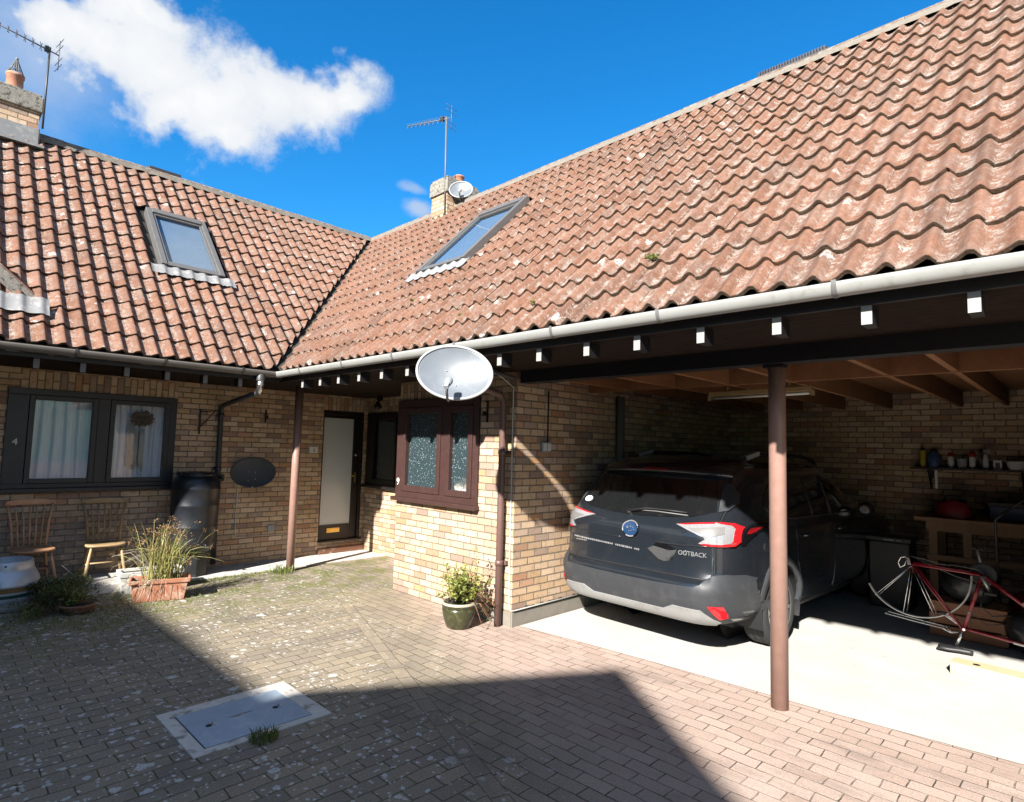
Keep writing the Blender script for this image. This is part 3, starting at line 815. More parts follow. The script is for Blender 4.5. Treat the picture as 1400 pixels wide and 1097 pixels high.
def window_unit(plane, pos, a0, a1, z0, z1, bays, frame_mat, glass, parent, depth=.07, proud=.02, sill=.05, rail=.075, side=(.07, .07), sash=.055, mid=.05, name='window', facing=1):
    """casement window: plane 'x' (faces facing*X at x=pos, spans y) or 'y' (faces -Y at y=pos, spans x). bays = opening edges"""
    def B(m, u0, u1, v0, v1, d0, d1, mat):
        if plane == 'x': m.box(pos+d0*facing, pos+d1*facing, u0, u1, v0, v1, mat=mat)
        else: m.box(u0, u1, pos-d1, pos-d0, v0, v1, mat=mat)
    f = MB()
    B(f, a0, a1, z1-rail, z1, -depth, proud, frame_mat); B(f, a0, a1, z0+sill, z0+sill+rail*.75, -depth, proud, frame_mat)
    zz0, zz1 = z0+sill+rail*.75, z1-rail
    edges = [a0]+[q for bb in bays for q in bb]+[a1]
    for i in range(0, len(edges), 2): B(f, edges[i], edges[i+1], zz0, zz1, -depth, proud, frame_mat)
    fr = f.build(name, parent=parent, bevel=.004)
    s = MB(); B(s, a0-.03, a1+.03, z0, z0+sill, -depth, proud+.055, frame_mat); s.build('sill', parent=fr, bevel=.006)
    for (u0, u1) in bays:
        s = MB()
        B(s, u0+.002, u0+sash, zz0+.002, zz1-.002, -depth+.01, proud+.012, frame_mat); B(s, u1-sash, u1-.002, zz0+.002, zz1-.002, -depth+.01, proud+.012, frame_mat)
        B(s, u0+sash, u1-sash, zz1-sash, zz1-.002, -depth+.01, proud+.012, frame_mat); B(s, u0+sash, u1-sash, zz0+.002, zz0+sash, -depth+.01, proud+.012, frame_mat)
        sh = s.build('sash', parent=fr, bevel=.004)
        g = MB(); B(g, u0+sash, u1-sash, zz0+sash, zz1-sash, -.024, -.018, glass); g.build('pane', parent=fr)
    return fr

# ================================================================== left house (number 4)
HA = thing('brick_house', (-6.0, -4.5, 0), 'left brick house numbered 4, its dark window hung with net curtains', 'house')
m = MB()
TK = .28; ZT = 2.80
wy0, wy1, wz0, wz1 = -3.705, -1.865, 1.16, 2.425
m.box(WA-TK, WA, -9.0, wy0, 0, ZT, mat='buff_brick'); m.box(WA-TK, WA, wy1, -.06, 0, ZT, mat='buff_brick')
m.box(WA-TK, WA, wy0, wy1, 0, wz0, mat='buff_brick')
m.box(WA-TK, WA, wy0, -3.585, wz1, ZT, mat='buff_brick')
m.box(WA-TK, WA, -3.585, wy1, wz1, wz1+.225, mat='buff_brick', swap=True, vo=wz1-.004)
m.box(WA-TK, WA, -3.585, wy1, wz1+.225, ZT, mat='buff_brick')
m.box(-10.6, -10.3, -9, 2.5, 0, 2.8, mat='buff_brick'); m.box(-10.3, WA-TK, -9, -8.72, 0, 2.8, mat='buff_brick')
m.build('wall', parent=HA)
m = MB(); m.box(WA-2.6, WA-2.55, -4.6, -1.2, .3, 2.6, mat='room_dark'); m.build('inner_wall', parent=HA)
w4 = window_unit('x', WA, wy0, wy1, wz0, wz1, [(-3.50, -2.795), (-2.66, -1.95)], 'dark_frame', 'window_glass', HA, sash=.058)
text_part('4', (WA+.0225, -3.605, 1.77), (0, 1, 0), (0, 0, 1), .115, 'white_plastic', w4)
def curtain(y0, y1, z0, z1, x, name, amp=.022, k=9.0, mat='curtain'):
    c = MB(); n = 70; V = []
    for z in (z0, (z0+z1)/2, z1-.14, z1-.12, z1):
        for i in range(n):
            y = y0+(y1-y0)*i/(n-1); a = amp*(1 if z < z1-.13 else .45)
            V.append((x+a*math.sin(y*2*math.pi*k+1.7*math.sin(y*5))+.010*math.sin(y*97), y+.01*math.sin(z*3+y*9), z))
    c.add(V, [[r*n+i, r*n+i+1, (r+1)*n+i+1, (r+1)*n+i] for r in range(4) for i in range(n-1)], None, mat, True)
    return c.build(name, parent=w4)
curtain(-3.50, -2.80, 1.2, 2.34, WA-.115, 'curtain'); curtain(-2.66, -1.95, 1.2, 2.34, WA-.115, 'curtain', k=8.0)
# feathered macrame hanging inside the right-hand pane
hang = thing('wall_hanging', (WA-.09, -2.30, 1.5), 'cream macrame hanging with a feathery brown top inside the left house window', 'ornament')
m = MB()
for i in range(420):
    t = rnd.uniform(0, 2*math.pi); r = .13*math.sqrt(rnd.random())
    c = Vector((WA-.05+rnd.uniform(-.018, .018), -2.27+r*math.cos(t), 2.12+r*.75*math.sin(t)))
    m.leaf(c, (rnd.uniform(-.2, .2), rnd.uniform(-1, 1), rnd.uniform(-.8, .8)), (1, 0, .2), .04, .016, i, 'feather')
m.build('feather_ball', parent=hang)
m = MB()
for (a, b, zt, zb) in ((-2.42, -2.36, 2.06, 1.46), (-2.355, -2.315, 1.98, 1.44), (-2.285, -2.25, 1.98, 1.48), (-2.242, -2.235, 2.0, 1.42)):
    for j in range(5):
        y = a+(b-a)*j/4
        m.tube([(WA-.055, y, zt-rnd.uniform(0, .02)), (WA-.053, y+.004, (zt+zb)/2), (WA-.055, y, zb+rnd.uniform(-.03, .03))], .0065, 5, 'macrame')
m.build('cords', parent=hang)

SKA = (-2.20, -1.345, 1.39*1.43-.02, 2.44*1.43+.02)
roofA = tile_field('A', -9.0, -1.0+3.9, [SKA, ], HA)
m = MB()
e0 = roof_pt('A', -9.0, -.03, -.03); 
m.quad(roof_pt('A', -9, 0, -.02), roof_pt('A', PY, 0, -.02), roof_pt('A', PY+RUN, SLOPE, -.02), roof_pt('A', -9, SLOPE, -.02), mat='underlay')
m.quad(roof_pt('A', -9, SLOPE, -.02), roof_pt('A', PY+RUN, SLOPE, -.02), (PX-2*RUN-.5, 3.0, PZ-.5), (PX-2*RUN-.5, -9, PZ-.5), mat='clay_roof_tile')
m.build('roof_deck', parent=roofA)
def ridge_caps(which, a0, a1, parent):
    m = MB(); n = 9; L = .42; a = a0; idx = 0
    while a < a1:
        b = min(a+L-.004, a1); V = []; dz = rnd.uniform(-.006, .006)
        for q in (a, b):
            for k in range(n):
                t = math.pi*k/(n-1); rr = .115
                lat = rr*math.cos(t); z = PZ+RUN*TT-.02+rr*.85*math.sin(t)+dz
                V.append((PX-RUN+lat, q, z) if which == 'A' else (q, PY+RUN+lat, z))
        m.add(V, [[k, k+1, n+k+1, n+k] for k in range(n-1)], None, 'ridge_clay', True); 
        m.add(V[:n], [list(range(n))], None, 'mortar'); a += L; idx += 1
    o = m.build('ridge_cap', parent=parent)
    m = MB(); z = PZ+RUN*TT-.012
    st = np.arange(a0, a1, .06); V = []
    for s in st:
        j = rnd.uniform(-.012, .012)
        if which == 'A': V += [(PX-RUN+.135+j, s, z-.055+j), (PX-RUN+.11, s, z+.02)]
        else: V += [(s, PY+RUN-.135+j, z-.055+j), (s, PY+RUN-.11, z+.02)]
    m.add(V, [[2*i, 2*i+1, 2*i+3, 2*i+2] for i in range(len(st)-1)], None, 'mortar', True)
    m.build('bedding_mortar', parent=o)
ridge_caps('A', -9.0, PY+RUN, roofA)
m = MB(); zr = PZ+RUN*TT+.06; m.box(PX-RUN-.10, PX-RUN+.06, -1.95, -1.45, zr-.02, zr+.055, mat='pipe_dark'); m.build('ridge_vent', parent=roofA, bevel=.01)
# valley trough between the two roofs, mossy
m = MB(); V = []
N_ = 60
for i in range(N_):
    t = RUN*i/(N_-1); c = Vector((PX-t, PY+t, PZ+t*TT))
    for q, h in ((-.10, .075), (0, .012), (.10, .075)): V.append(c+Vector((q*.707+rnd.uniform(-.01, .01), q*.707, h*.6+rnd.uniform(-.004, .012))))
m.add(V, [[3*i+k, 3*i+k+1, 3*i+k+4, 3*i+k+3] for i in range(N_-1) for k in range(2)], None, 'valley_dirt', True)
m.build('valley_gutter', parent=roofA)
skylight('A', *SKA, roofA)
half_gutter('y', -9.0, -1.02, PX+.075, PZ-.033, .050, 'gutter_shaded', HA, [-7.4, -6.2, -5.0, -4.1, -3.31, -2.45, -1.55], 'pipe_dark')
m = MB(); m.box(PX-.045, PX-.015, -9, PY+.0, PZ-.15, PZ-.005, mat='black_timber'); m.build('fascia', parent=HA)
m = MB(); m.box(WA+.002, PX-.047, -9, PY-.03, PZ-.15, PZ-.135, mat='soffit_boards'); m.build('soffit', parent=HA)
for y in [-8.1, -7.65, -7.2, -6.75, -6.3, -5.85, -5.4, -4.95, -4.5, -4.06, -3.615, -3.206, -2.785, -2.361, -1.93, -1.5]: rafter_tail('y', y, PX-.035-.05, PX-.22, PZ-.151, HA, 'pipe_grey')  # left ends greyer than the right ones: eave shade put into the colour
# rainwater pipe with a bright steel bend, running back to the wall
m = MB()
gx, gy = PX+.075, -1.30
m.lathe([(.058, 0), (.058, .05), (.04, .09)], (gx, gy, PZ-.17), 16, 'pipe_dark')
a = Vector((gx, gy, PZ-.15)); b = Vector((WA+.055, -1.285, 2.34))
m.tube([a+Vector((-.03, 0, -.17)), b+Vector((.08, .0, .03)), b, b+Vector((0, 0, -.12)), Vector((WA+.055, -1.275, 1.2)), Vector((WA+.055, -1.265, .06))], .036, 14, 'pipe_dark')
for z in (2.2, 1.42, .6): m.tube([(WA+.055, -1.28, z), (WA+.055, -1.28, z+.05)], .042, 14, 'pipe_dark'); m.box(WA, WA+.03, -1.34, -1.22, z, z+.04, mat='pipe_dark')
dp = m.build('downpipe', parent=HA)
m = MB(); m.tube([a, a+Vector((0, 0, -.07)), a+Vector((-.012, .0, -.12)), a+Vector((-.05, .0, -.18))], .042, 16, 'steel')
for q in (.0, .06): m.tube([a+Vector((0, 0, -q)), a+Vector((0, 0, -q-.02))], .046, 16, 'steel')
m.build('pipe_bend', parent=dp)

# chimney A
def chimney(x0, x1, y0, y1, zb, zt, capz, potc, potr, poth, parent, cone=False):
    m = MB(); m.box(x0, x1, y0, y1, zb, capz, mat='buff_brick')
    ch = m.build('chimney', parent=parent)
    m = MB(); d = .035
    m.box(x0-d, x1+d, y0-d, y1+d, capz, zt-.05, mat='stone_cap'); m.box(x0-.01, x1+.01, y0-.01, y1+.01, zt-.05, zt, mat='stone_cap')
    m.build('cap', parent=ch, bevel=.012)
    m = MB(); px, py = potc
    m.lathe([(potr*.98, 0), (potr, poth*.2), (potr*.96, poth*.8), (potr*1.08, poth*.84), (potr*1.08, poth), (potr*.86, poth), (potr*.8, .02)], (px, py, zt), 20, 'terracotta')
    po = m.build('pot', parent=ch)
    if cone:
        m = MB()
        for k in range(14):
            t = 2*math.pi*k/14; p0 = Vector((px+potr*.95*math.cos(t), py+potr*.95*math.sin(t), zt+poth)); ap = Vector((px, py, zt+poth+.26))
            m.tube([p0, p0.lerp(ap, .95)], .0055, 4, 'pipe_grey')
        for f in (.2, .4, .6, .8):
            r = potr*.95*(1-f); z = zt+poth+.26*f
            m.tube([(px+r*math.cos(2*math.pi*k/14), py+r*math.sin(2*math.pi*k/14), z) for k in range(15)], .004, 4, 'pipe_grey')
        m.lathe([(.001, 0), (.02, .01), (.02, .04), (.001, .05)], (px, py, zt+poth+.22), 8, 'pipe_grey')
        m.build('bird_guard', parent=po)
    return ch
chA = chimney(-7.35, -6.78, -4.25, -3.47, 5.6, 6.97, 6.69, (-6.97, -3.77), .105, .26, roofA, True)
m = MB(); m.box(-6.79, -6.765, -4.26, -3.45, 6.10, 6.43, mat='lead_flashing'); m.box(-7.3, -6.765, -3.46, -3.452, 6.15, 6.43, mat='lead_flashing'); m.box(-6.775, -6.60, -4.3, -3.40, 6.10, 6.135, mat='lead_flashing')
m.build('flashing', parent=chA)

# gabled dormer, only its right end is in view
m = MB()
dy, hw, dx, dz = -4.36, .72, -4.16, 3.40; az = dz+hw*.86
m.add([(dx, dy-hw, dz), (dx, dy+hw, dz), (dx, dy, az)], [[0, 1, 2]], None, 'pipe_dark')
m.box(-5.0, dx, dy-hw+.04, dy+hw-.04, 2.95, dz-.002, mat='brown_timber')
do = m.build('dormer', parent=roofA)
for s in (-1, 1):
    m = MB(); o1 = Vector((dx+.07, dy+s*(hw+.06), dz-.05)); a1 = Vector((dx+.07, dy, az+.02)); back = Vector((-1.9, 0, 0)); u = Vector((0, 0, .05))
    m.add([o1, a1, a1+back, o1+back, o1+u, a1+u, a1+back+u, o1+back+u], [[0, 1, 2, 3], [4, 5, 6, 7], [0, 1, 5, 4], [3, 0, 4, 7]], [[(0, 0), (1, 0), (1, 1), (0, 1)]]*4, 'terracotta_old'); m.build('roof_slope', parent=do)
    m = MB(); m.bar(o1+Vector((.013, 0, -.065)), a1+Vector((.013, 0, -.065)), .025, .13, 'stone_cap'); m.build('verge_board', parent=do)
m = MB(); V = []; ss = np.arange(dy-hw-.02, dy+hw+.14, COVER/10)
for rr, hh in ((.42, .006), (.53, .012), (.66, .05)):
    for s in ss:
        u = ((s+9.0)/COVER) % 1.0; V.append(roof_pt('A', s, rr, np.interp(u, [p[0] for p in PROF], [p[1] for p in PROF])*.4+.066+hh))
k = len(ss); m.add(V, [[i*k+j, i*k+j+1, (i+1)*k+j+1, (i+1)*k+j] for i in range(2) for j in range(k-1)], None, 'lead_flashing', True); m.build('flashing', parent=do)

# ================================================================== right house with the carport
HB = thing('brick_house', (0, 2.5, 0), 'right brick house with porch, maroon speckled window and open carport', 'house')
m = MB()
BX0, BY = -2.13, 0.0
bz0, bz1 = 1.145, 2.43
# bay front
m.box(BX0, -.565, BY, BY+.25, 0, bz0, mat='buff_brick'); m.box(-.565, 0, BY, BY+.25, 0, ZT, mat='buff_brick')
m.box(BX0, -.565, BY, BY+.25, bz1, bz1+.225, mat='buff_brick', swap=True, vo=bz1-.004); m.box(BX0, -.565, BY, BY+.25, bz1+.225, ZT, mat='buff_brick')
# bay return, recessed window wall
m.box(BX0, BX0+.25, BY+.25, 1.49, 0, ZT, mat='buff_brick')
r2 = 1.24; w2a, w2b, w2z0, w2z1 = -4.86, -2.9, 1.10, 2.40
m.box(WA, BX0, r2, r2+.25, 0, w2z0, mat='buff_brick'); m.box(w2b, BX0, r2, r2+.25, w2z0, ZT, mat='buff_brick')
m.box(WA, w2b, r2, r2+.25, w2z1, w2z1+.225, mat='buff_brick', swap=True, vo=w2z1-.004); m.box(WA, w2b, r2, r2+.25, w2z1+.225, ZT, mat='buff_brick')
# pier and door wall
dy0, dy1, dz0, dz1 = .385, 1.175, .225, 2.415
m.box(WA-TK, WA+.0, -.056, dy0, 0, ZT, mat='buff_brick'); m.box(WA-TK, WA, dy1, r2+.25, 0, ZT, mat='buff_brick')
m.box(WA-TK, WA, dy0, dy1, dz1, dz1+.225, mat='buff_brick', swap=True, vo=dz1-.004); m.box(WA-TK, WA, dy0, dy1, dz1+.225, ZT, mat='buff_brick')
m.box(WA-TK, WA-.005, dy0, dy1, 0, dz0-.06, mat='buff_brick')
# carport side, back and far walls
m.box(-.25, 0, BY+.25, 5.45, 0, 2.95, mat='buff_brick'); m.box(0, 7.5, 5.2, 5.45, 0, 2.95, mat='buff_brick'); m.box(7.2, 7.5, .8, 5.2, 0, 2.95, mat='buff_brick')
m.build('wall', parent=HB)
m = MB(); m.box(-.004, .012, -.004, 5.2, 0, .145, mat='render_plinth'); m.box(-.32, -.0045, -.010, 0, 0, .145, mat='render_plinth'); m.build('plinth', parent=HB)
m = MB(); V = []
ys = np.arange(.02, 5.1, .05)
for y in ys:
    V += [(.003, y, .146+rnd.uniform(0, .004)), (.018, y, .150+rnd.uniform(-.006, .010)), (.010, y, .175+rnd.uniform(-.008, .016))]
m.add(V, [[3*i+k, 3*i+k+1, 3*i+k+4, 3*i+k+3] for i in range(len(ys)-1) for k in range(2)], None, 'tar'); m.build('damp_course', parent=HB)
m = MB(); m.box(-7.0, -6.95, 0, 5, .1, 2.7, mat='room_dark'); m.box(-6.95, -.3, 3.2, 3.25, .1, 2.7, mat='room_dark'); m.build('inner_wall', parent=HB)
# porch step and front door
m = MB(); m.box(WA-.12, WA+.055, dy0-.0, r2-.004, 0.012, .10, mat='terracotta_old'); m.box(WA-.115, WA-.02, dy0+.002, dy1, .10, dz0-.01, mat='buff_brick'); m.build('doorstep', parent=HB, bevel=.008)
XD = WA-.055
m = MB()
m.box(XD-.07, XD+.035, dy0, dy0+.03, dz0, dz1, mat='door_frame'); m.box(XD-.07, XD+.035, dy1-.055, dy1, dz0, dz1, mat='door_frame')
m.box(XD-.07, XD+.035, dy0+.03, dy1-.055, dz1-.075, dz1, mat='door_frame'); m.box(XD-.07, XD+.07, dy0, dy1+.03, dz0-.03, dz0-.002, mat='door_frame')
df = m.build('door_frame', parent=HB, bevel=.004)
m = MB(); a, b = dy0+.032, dy1-.057
gl0, gl1 = a+.018, 1.0
m.box(XD-.045, XD, a, gl0, dz0, dz1-.078, mat='door_frame'); m.box(XD-.045, XD, gl1, b, dz0, dz1-.078, mat='door_frame')
m.box(XD-.045, XD, gl0, gl1, dz0, .475, mat='door_frame'); m.box(XD-.045, XD, gl0, gl1, 2.285, dz1-.078, mat='door_frame')
door = m.build('door', parent=HB, bevel=.004)
m = MB(); m.box(XD-.025, XD-.017, gl0, gl1, .475, 2.285, mat='frosted_pane'); m.build('pane', parent=door)
m = MB(); m.box(XD+.001, XD+.010, .565, .805, .345, .42, mat='brass'); m.box(XD+.0105, XD+.016, .59, .78, .36, .405, mat='brass'); m.build('letterbox', parent=door, bevel=.003)
m = MB(); m.box(XD+.001, XD+.008, 1.045, 1.075, 1.18, 1.36, mat='brass'); m.tube([(XD+.005, 1.06, 1.30), (XD+.045, 1.06, 1.30), (XD+.05, .97, 1.295)], .008, 8, 'brass'); m.build('handle', parent=door)
m = MB(); m.lathe([(.001, .014), (.02, .012), (.022, 0)], (XD+.001, 1.06, 1.66), 14, 'steel', axis=(1, 0, 0)); m.build('lock', parent=door)
w2 = window_unit('y', r2, w2a, w2b, w2z0, w2z1, [(-4.70, -3.95), (-3.86, -3.0)], 'door_frame', 'dark_glass', HB, sash=.05)
w3 = window_unit('y', BY, BX0-.004, -.57, bz0, bz1, [(-2.0, -1.23), (-1.13, -.66)], 'maroon_frame', 'speckled_glass', HB, sash=.075, rail=.10, proud=.025)
text_part('9', (-2.075, -.0275, 1.38), (1, 0, 0), (0, 0, 1), .13, 'white_plastic', w3)

SKB = (-2.27, -1.26, 1.38*1.43-.06, 2.475*1.43+.03)
roofB = tile_field('B', -7.4, 7.4, [SKB], HB)
m = MB()
m.quad(roof_pt('B', PX, 0, -.02), roof_pt('B', 7.4, 0, -.02), roof_pt('B', 7.4, SLOPE, -.02), roof_pt('B', PX-RUN, SLOPE, -.02), mat='underlay')
m.quad(roof_pt('B', PX-RUN-3, SLOPE, -.02), roof_pt('B', 7.4, SLOPE, -.02), (7.4, PY+2*RUN+.5, PZ-.5), (PX-RUN-3, PY+2*RUN+.5, PZ-.5), mat='clay_roof_tile')
m.build('roof_deck', parent=roofB)
ridge_caps('B', PX-RUN+.1, 7.4, roofB)
m = MB(); V = []; N_ = 90
for i in range(N_):
    t = RUN*i/(N_-1); c = Vector((PX-t, PY+t, PZ+t*TT)); j = rnd.uniform(-.02, .02)
    for q, h in ((.055, .03), (.085, .075), (.135+j, .085), (.19+j, .05)): V.append(c+Vector((q*.707, q*.707*1.0, h+q*.36+rnd.uniform(-.006, .006))))
m.add(V, [[4*i+k, 4*i+k+1, 4*i+k+5, 4*i+k+4] for i in range(N_-1) for k in range(3)], None, 'mortar', True); m.build('valley_mortar', parent=roofB)
m = MB(); zr = PZ+RUN*TT+.06
for k in range(24): m.box(1.62+k*.032, 1.64+k*.032, PY+RUN-.08, PY+RUN+.05, zr+.0, zr+.05, mat='pipe_dark')
m.box(1.60, 2.42, PY+RUN-.085, PY+RUN+.055, zr-.03, zr+.0, mat='pipe_dark'); m.build('ridge_vent', parent=roofB)
m = MB(); rsm = random.Random(8)
for (s_, r_) in ((1.92, .72), (1.98, .70), (-.1, .42), (.9, .38), (-1.6, 1.1)):
    c_ = roof_pt('B', s_, r_, .05)
    for i in range(120 if s_ > 1.5 else 45):
        d_ = Vector((rsm.gauss(0, 1), rsm.gauss(0, 1), abs(rsm.gauss(0, 1)))).normalized(); q_ = .038 if s_ > 1.5 else .020
        m.leaf(c_+d_*rsm.random()*q_, d_, (rsm.gauss(0, 1), rsm.gauss(0, 1), 1), .022, .010, rsm.randrange(999), 'leaf_grass')
tag(m.build('moss', parent=roofB), kind='stuff')
skylight('B', *SKB, roofB)
half_gutter('x', PX+.10, 7.4, PY-.075, PZ-.033, .050, 'gutter_grey', HB, [-2.75, -1.72, -.72, .27, 1.42, 2.35, 3.42, 4.4, 5.4], 'pipe_grey')
m = MB(); m.box(PX-.0, 7.4, PY+.015, PY+.045, PZ-.15, PZ-.005, mat='black_timber'); m.build('fascia', parent=HB)
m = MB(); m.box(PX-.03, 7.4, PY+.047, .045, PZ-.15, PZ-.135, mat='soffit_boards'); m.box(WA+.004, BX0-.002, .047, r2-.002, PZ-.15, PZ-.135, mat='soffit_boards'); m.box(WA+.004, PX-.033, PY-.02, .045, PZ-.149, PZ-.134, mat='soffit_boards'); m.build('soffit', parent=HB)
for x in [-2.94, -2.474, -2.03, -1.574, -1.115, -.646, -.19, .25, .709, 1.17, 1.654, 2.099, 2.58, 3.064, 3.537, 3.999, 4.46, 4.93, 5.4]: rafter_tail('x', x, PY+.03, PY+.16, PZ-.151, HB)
m = MB(); m.box(.07, 7.2, -.03, .12, 2.54, PZ-.136, mat='black_timber'); m.build('beam', parent=HB)
m = MB(); m.box(.002, 7.2, .13, 5.2, 2.76, 2.78, mat='joist_wood'); m.build('ceiling', parent=HB)
m = MB(); m.box(5.05, 7.2, .0, .25, 0, 2.53, mat='buff_brick'); m.box(5.05, 5.2, .25, 5.2, 0, 2.76, mat='buff_brick'); m.build('light_block_wall', parent=HB)  # unseen front wall and partition, added to cut light inside the carport
for x in (.55, 1.15, 1.75, 2.35, 3.15, 3.62, 4.3, 4.95): 
    m = MB(); m.box(x-.024, x+.024, .125, 5.19, 2.55, 2.757, mat='joist_wood'); m.build('joist', parent=HB)
m = MB(); m.box(.003, 5.04, 1.25, 1.30, 2.545, 2.756, mat='joist_wood'); m.build('trimmer', parent=HB)
m = MB(); m.tube([(2.665, .10, 0), (2.665, .10, 2.1), (2.665, .10, 2.54)], .062, 24, 'post_paint'); m.box(2.59, 2.74, .02, .115, 2.515, 2.539, mat='black_timber'); m.build('post', parent=HB)
m = MB(); m.tube([(-3.98, -.50, 0), (-3.98, -.50, 1.4), (-3.98, -.50, PZ-.14)], .057, 24, 'post_paint'); m.build('post', parent=HB)
# brown rainwater pipe at the corner of the bay
m = MB()
m.tube([(-.13, -.075, 0.0), (-.13, -.075, 1.2), (-.13, -.075, 2.34), (-.14, -.12, 2.42), (-.20, -.75, 2.56), (-.20, PY-.06, 2.62), (-.20, PY-.075, 2.72)], .037, 16, 'pipe_brown')
for z in (.62, 1.78): m.tube([(-.13, -.075, z), (-.13, -.075, z+.055)], .043, 16, 'pipe_brown'); m.box(-.19, -.07, -.035, 0, z+.005, z+.045, mat='pipe_brown')
m.build('downpipe', parent=HB)
m = MB(); m.tube([(.07, 1.84, 0.1), (.07, 1.84, 2.54)], .055, 18, 'pipe_grey'); m.build('vent_pipe', parent=HB)
# chimney B
chB = chimney(-4.52, -4.06, 2.2, 2.93, 5.4, 6.90, 6.58, (-4.0-.24, 2.62), .10, .17, roofB)
m = MB(); m.box(-4.53, -4.05, 2.185, 2.2, 5.75, 6.12, mat='lead_flashing'); m.build('flashing', parent=chB)

# ================================================================== house across the yard (outside the picture; its gable throws the shadow)
HC = thing('gabled_house', (3, -9.5, 0), 'gabled brick house across the yard whose shadow falls over the paving', 'house')
m = MB()
gy, gap, gk = -7.45, 5.0, .72
apx = 1.45+.519*gap
xl, xr = apx-(gap-3.55)/gk, apx+3.2; apx -= .04; gap -= .10
ze_r = gap-gk*3.2
m.add([(xl, gy, 0), (xr, gy, 0), (xr, gy, ze_r), (apx, gy, gap), (xl, gy, 3.55)], [[0, 1, 2, 3, 4]], [[(xl, 0), (xr, 0), (xr, ze_r), (apx, gap), (xl, 3.55)]], 'buff_brick')
m.add([(xl, gy, 0), (xl, -13, 0), (xl, -13, 3.0), (xl, gy, 3.0)], [[0, 1, 2, 3]], [[(0, 0), (6, 0), (6, 3), (0, 3)]], 'buff_brick')
m.box(-11.0, xl-.002, -12.0, gy-.35, 0, 2.6, mat='buff_brick')
m.build('wall', parent=HC)
m = MB()
for s in (-1, 1):
    x1 = xl-.15 if s < 0 else xr+.2
    z1 = gap-gk*abs(x1-apx)
    m.quad((apx, gy+.12, gap+.08), (apx, -13, gap+.08), (x1, -13, z1+.08), (x1, gy+.12, z1+.08), mat='clay_roof_tile')
    m.quad((apx, gy+.12, gap), (apx, -13, gap), (x1, -13, z1), (x1, gy+.12, z1), mat='clay_roof_tile')
xw = xl+1.1
m.quad((-14, gy, 2.5), (xl, gy, 2.5), (xw, gy-1.60, 4.50), (-14, gy-1.60, 4.50), mat='clay_roof_tile')
m.quad((-14, gy-1.60, 4.50), (xw, gy-1.60, 4.50), (xl, -12.5, 2.4), (-14, -12.5, 2.4), mat='clay_roof_tile')
m.quad((-11, gy, 2.45), (xl, gy, 2.45), (xl, -9, 2.45), (-11, -9, 2.45), mat='soffit_boards')
m.build('roof', parent=HC)
for (x, z) in ((2.6, 1.0), (4.4, 1.0), (-2.0, 1.0), (-5.0, 1.0)):
    yy = gy if x > 0 else gy-.35
    m = MB(); m.box(x-.6, x+.6, yy+.002, yy+.04, z, z+1.15, mat='white_plastic'); fr = m.build('window', parent=HC)
    m = MB(); m.box(x-.52, x-.03, yy+.041, yy+.047, z+.08, z+1.07, mat='car_glass'); m.box(x+.03, x+.52, yy+.041, yy+.047, z+.08, z+1.07, mat='car_glass'); m.build('pane', parent=fr)

# ================================================================== estate car in the carport
CS = 1.10
CAR = thing('parked_car', (1.09, .43, 0.005), 'dark grey estate car parked nose-in under the carport with bare roof rails', 'car', rz=R_(-2.65))
CT = np.array([
 [.20, .68, .62, 4.60], [.295, .84, .17, 4.74], [.32, .885, .085, 4.80], [.36, .905, .05, 4.81], [.45, .925, .015, 4.84], [.56, .935, 0, 4.86], [.60, .935, 0, 4.86], [.635, .934, .022, 4.86], [.66, .931, .06, 4.85],
 [.72, .928, .078, 4.83], [.85, .925, .085, 4.78], [.95, .92, .088, 4.65], [1.01, .912, .098, 4.3], [1.05, .90, .12, 3.8], [1.10, .885, .16, 3.6], [1.3, .83, .34, 3.2], [1.43, .785, .47, 2.95], [1.5, .755, .55, 2.8],
 [1.55, .72, .61, 2.65], [1.585, .67, .68, 2.5], [1.61, .60, .78, 2.35], [1.63, .48, .95, 2.2], [1.642, .3, 1.15, 2.0], [1.646, .06, 1.5, 1.7]])
CN = 8.0
def cprm(z): return [float(np.interp(z, CT[:, 0], CT[:, i])) for i in (1, 2, 3)]
def cpt(x, z, eps=0.0, front=False):
    """point of the rear (or front) skin at lateral x and height z, pushed out by eps"""
    w, yr, yf = cprm(z); a = (yf-yr)/2; yc = (yf+yr)/2
    t = min(abs(x)/w, .9995); k = (1-t**CN)**(1/CN); y = yc-a*k*(-1 if front else 1)
    gx = t**(CN-1)/w*(1 if x >= 0 else -1); gy = -(k**(CN-1))/a*(-1 if front else 1)
    z2 = z+.01; w2, yr2, yf2 = cprm(z2)
    gz = -(yr2-yr)/.01*gy if not front else 0.0   # the skin leans forward as it rises
    n = Vector((gx, gy, gz)).normalized()
    return (Vector((w*t*(1 if x >= 0 else -1), y, z))+n*eps)*CS
def spt(y, z, eps=0.0, side=1):
    w, yr, yf = cprm(z); a = (yf-yr)/2; yc = (yf+yr)/2
    t = min(abs(y-yc)/a, .999); x = w*(1-t**CN)**(1/CN)
    return Vector((side*(x+eps), y, z))*CS
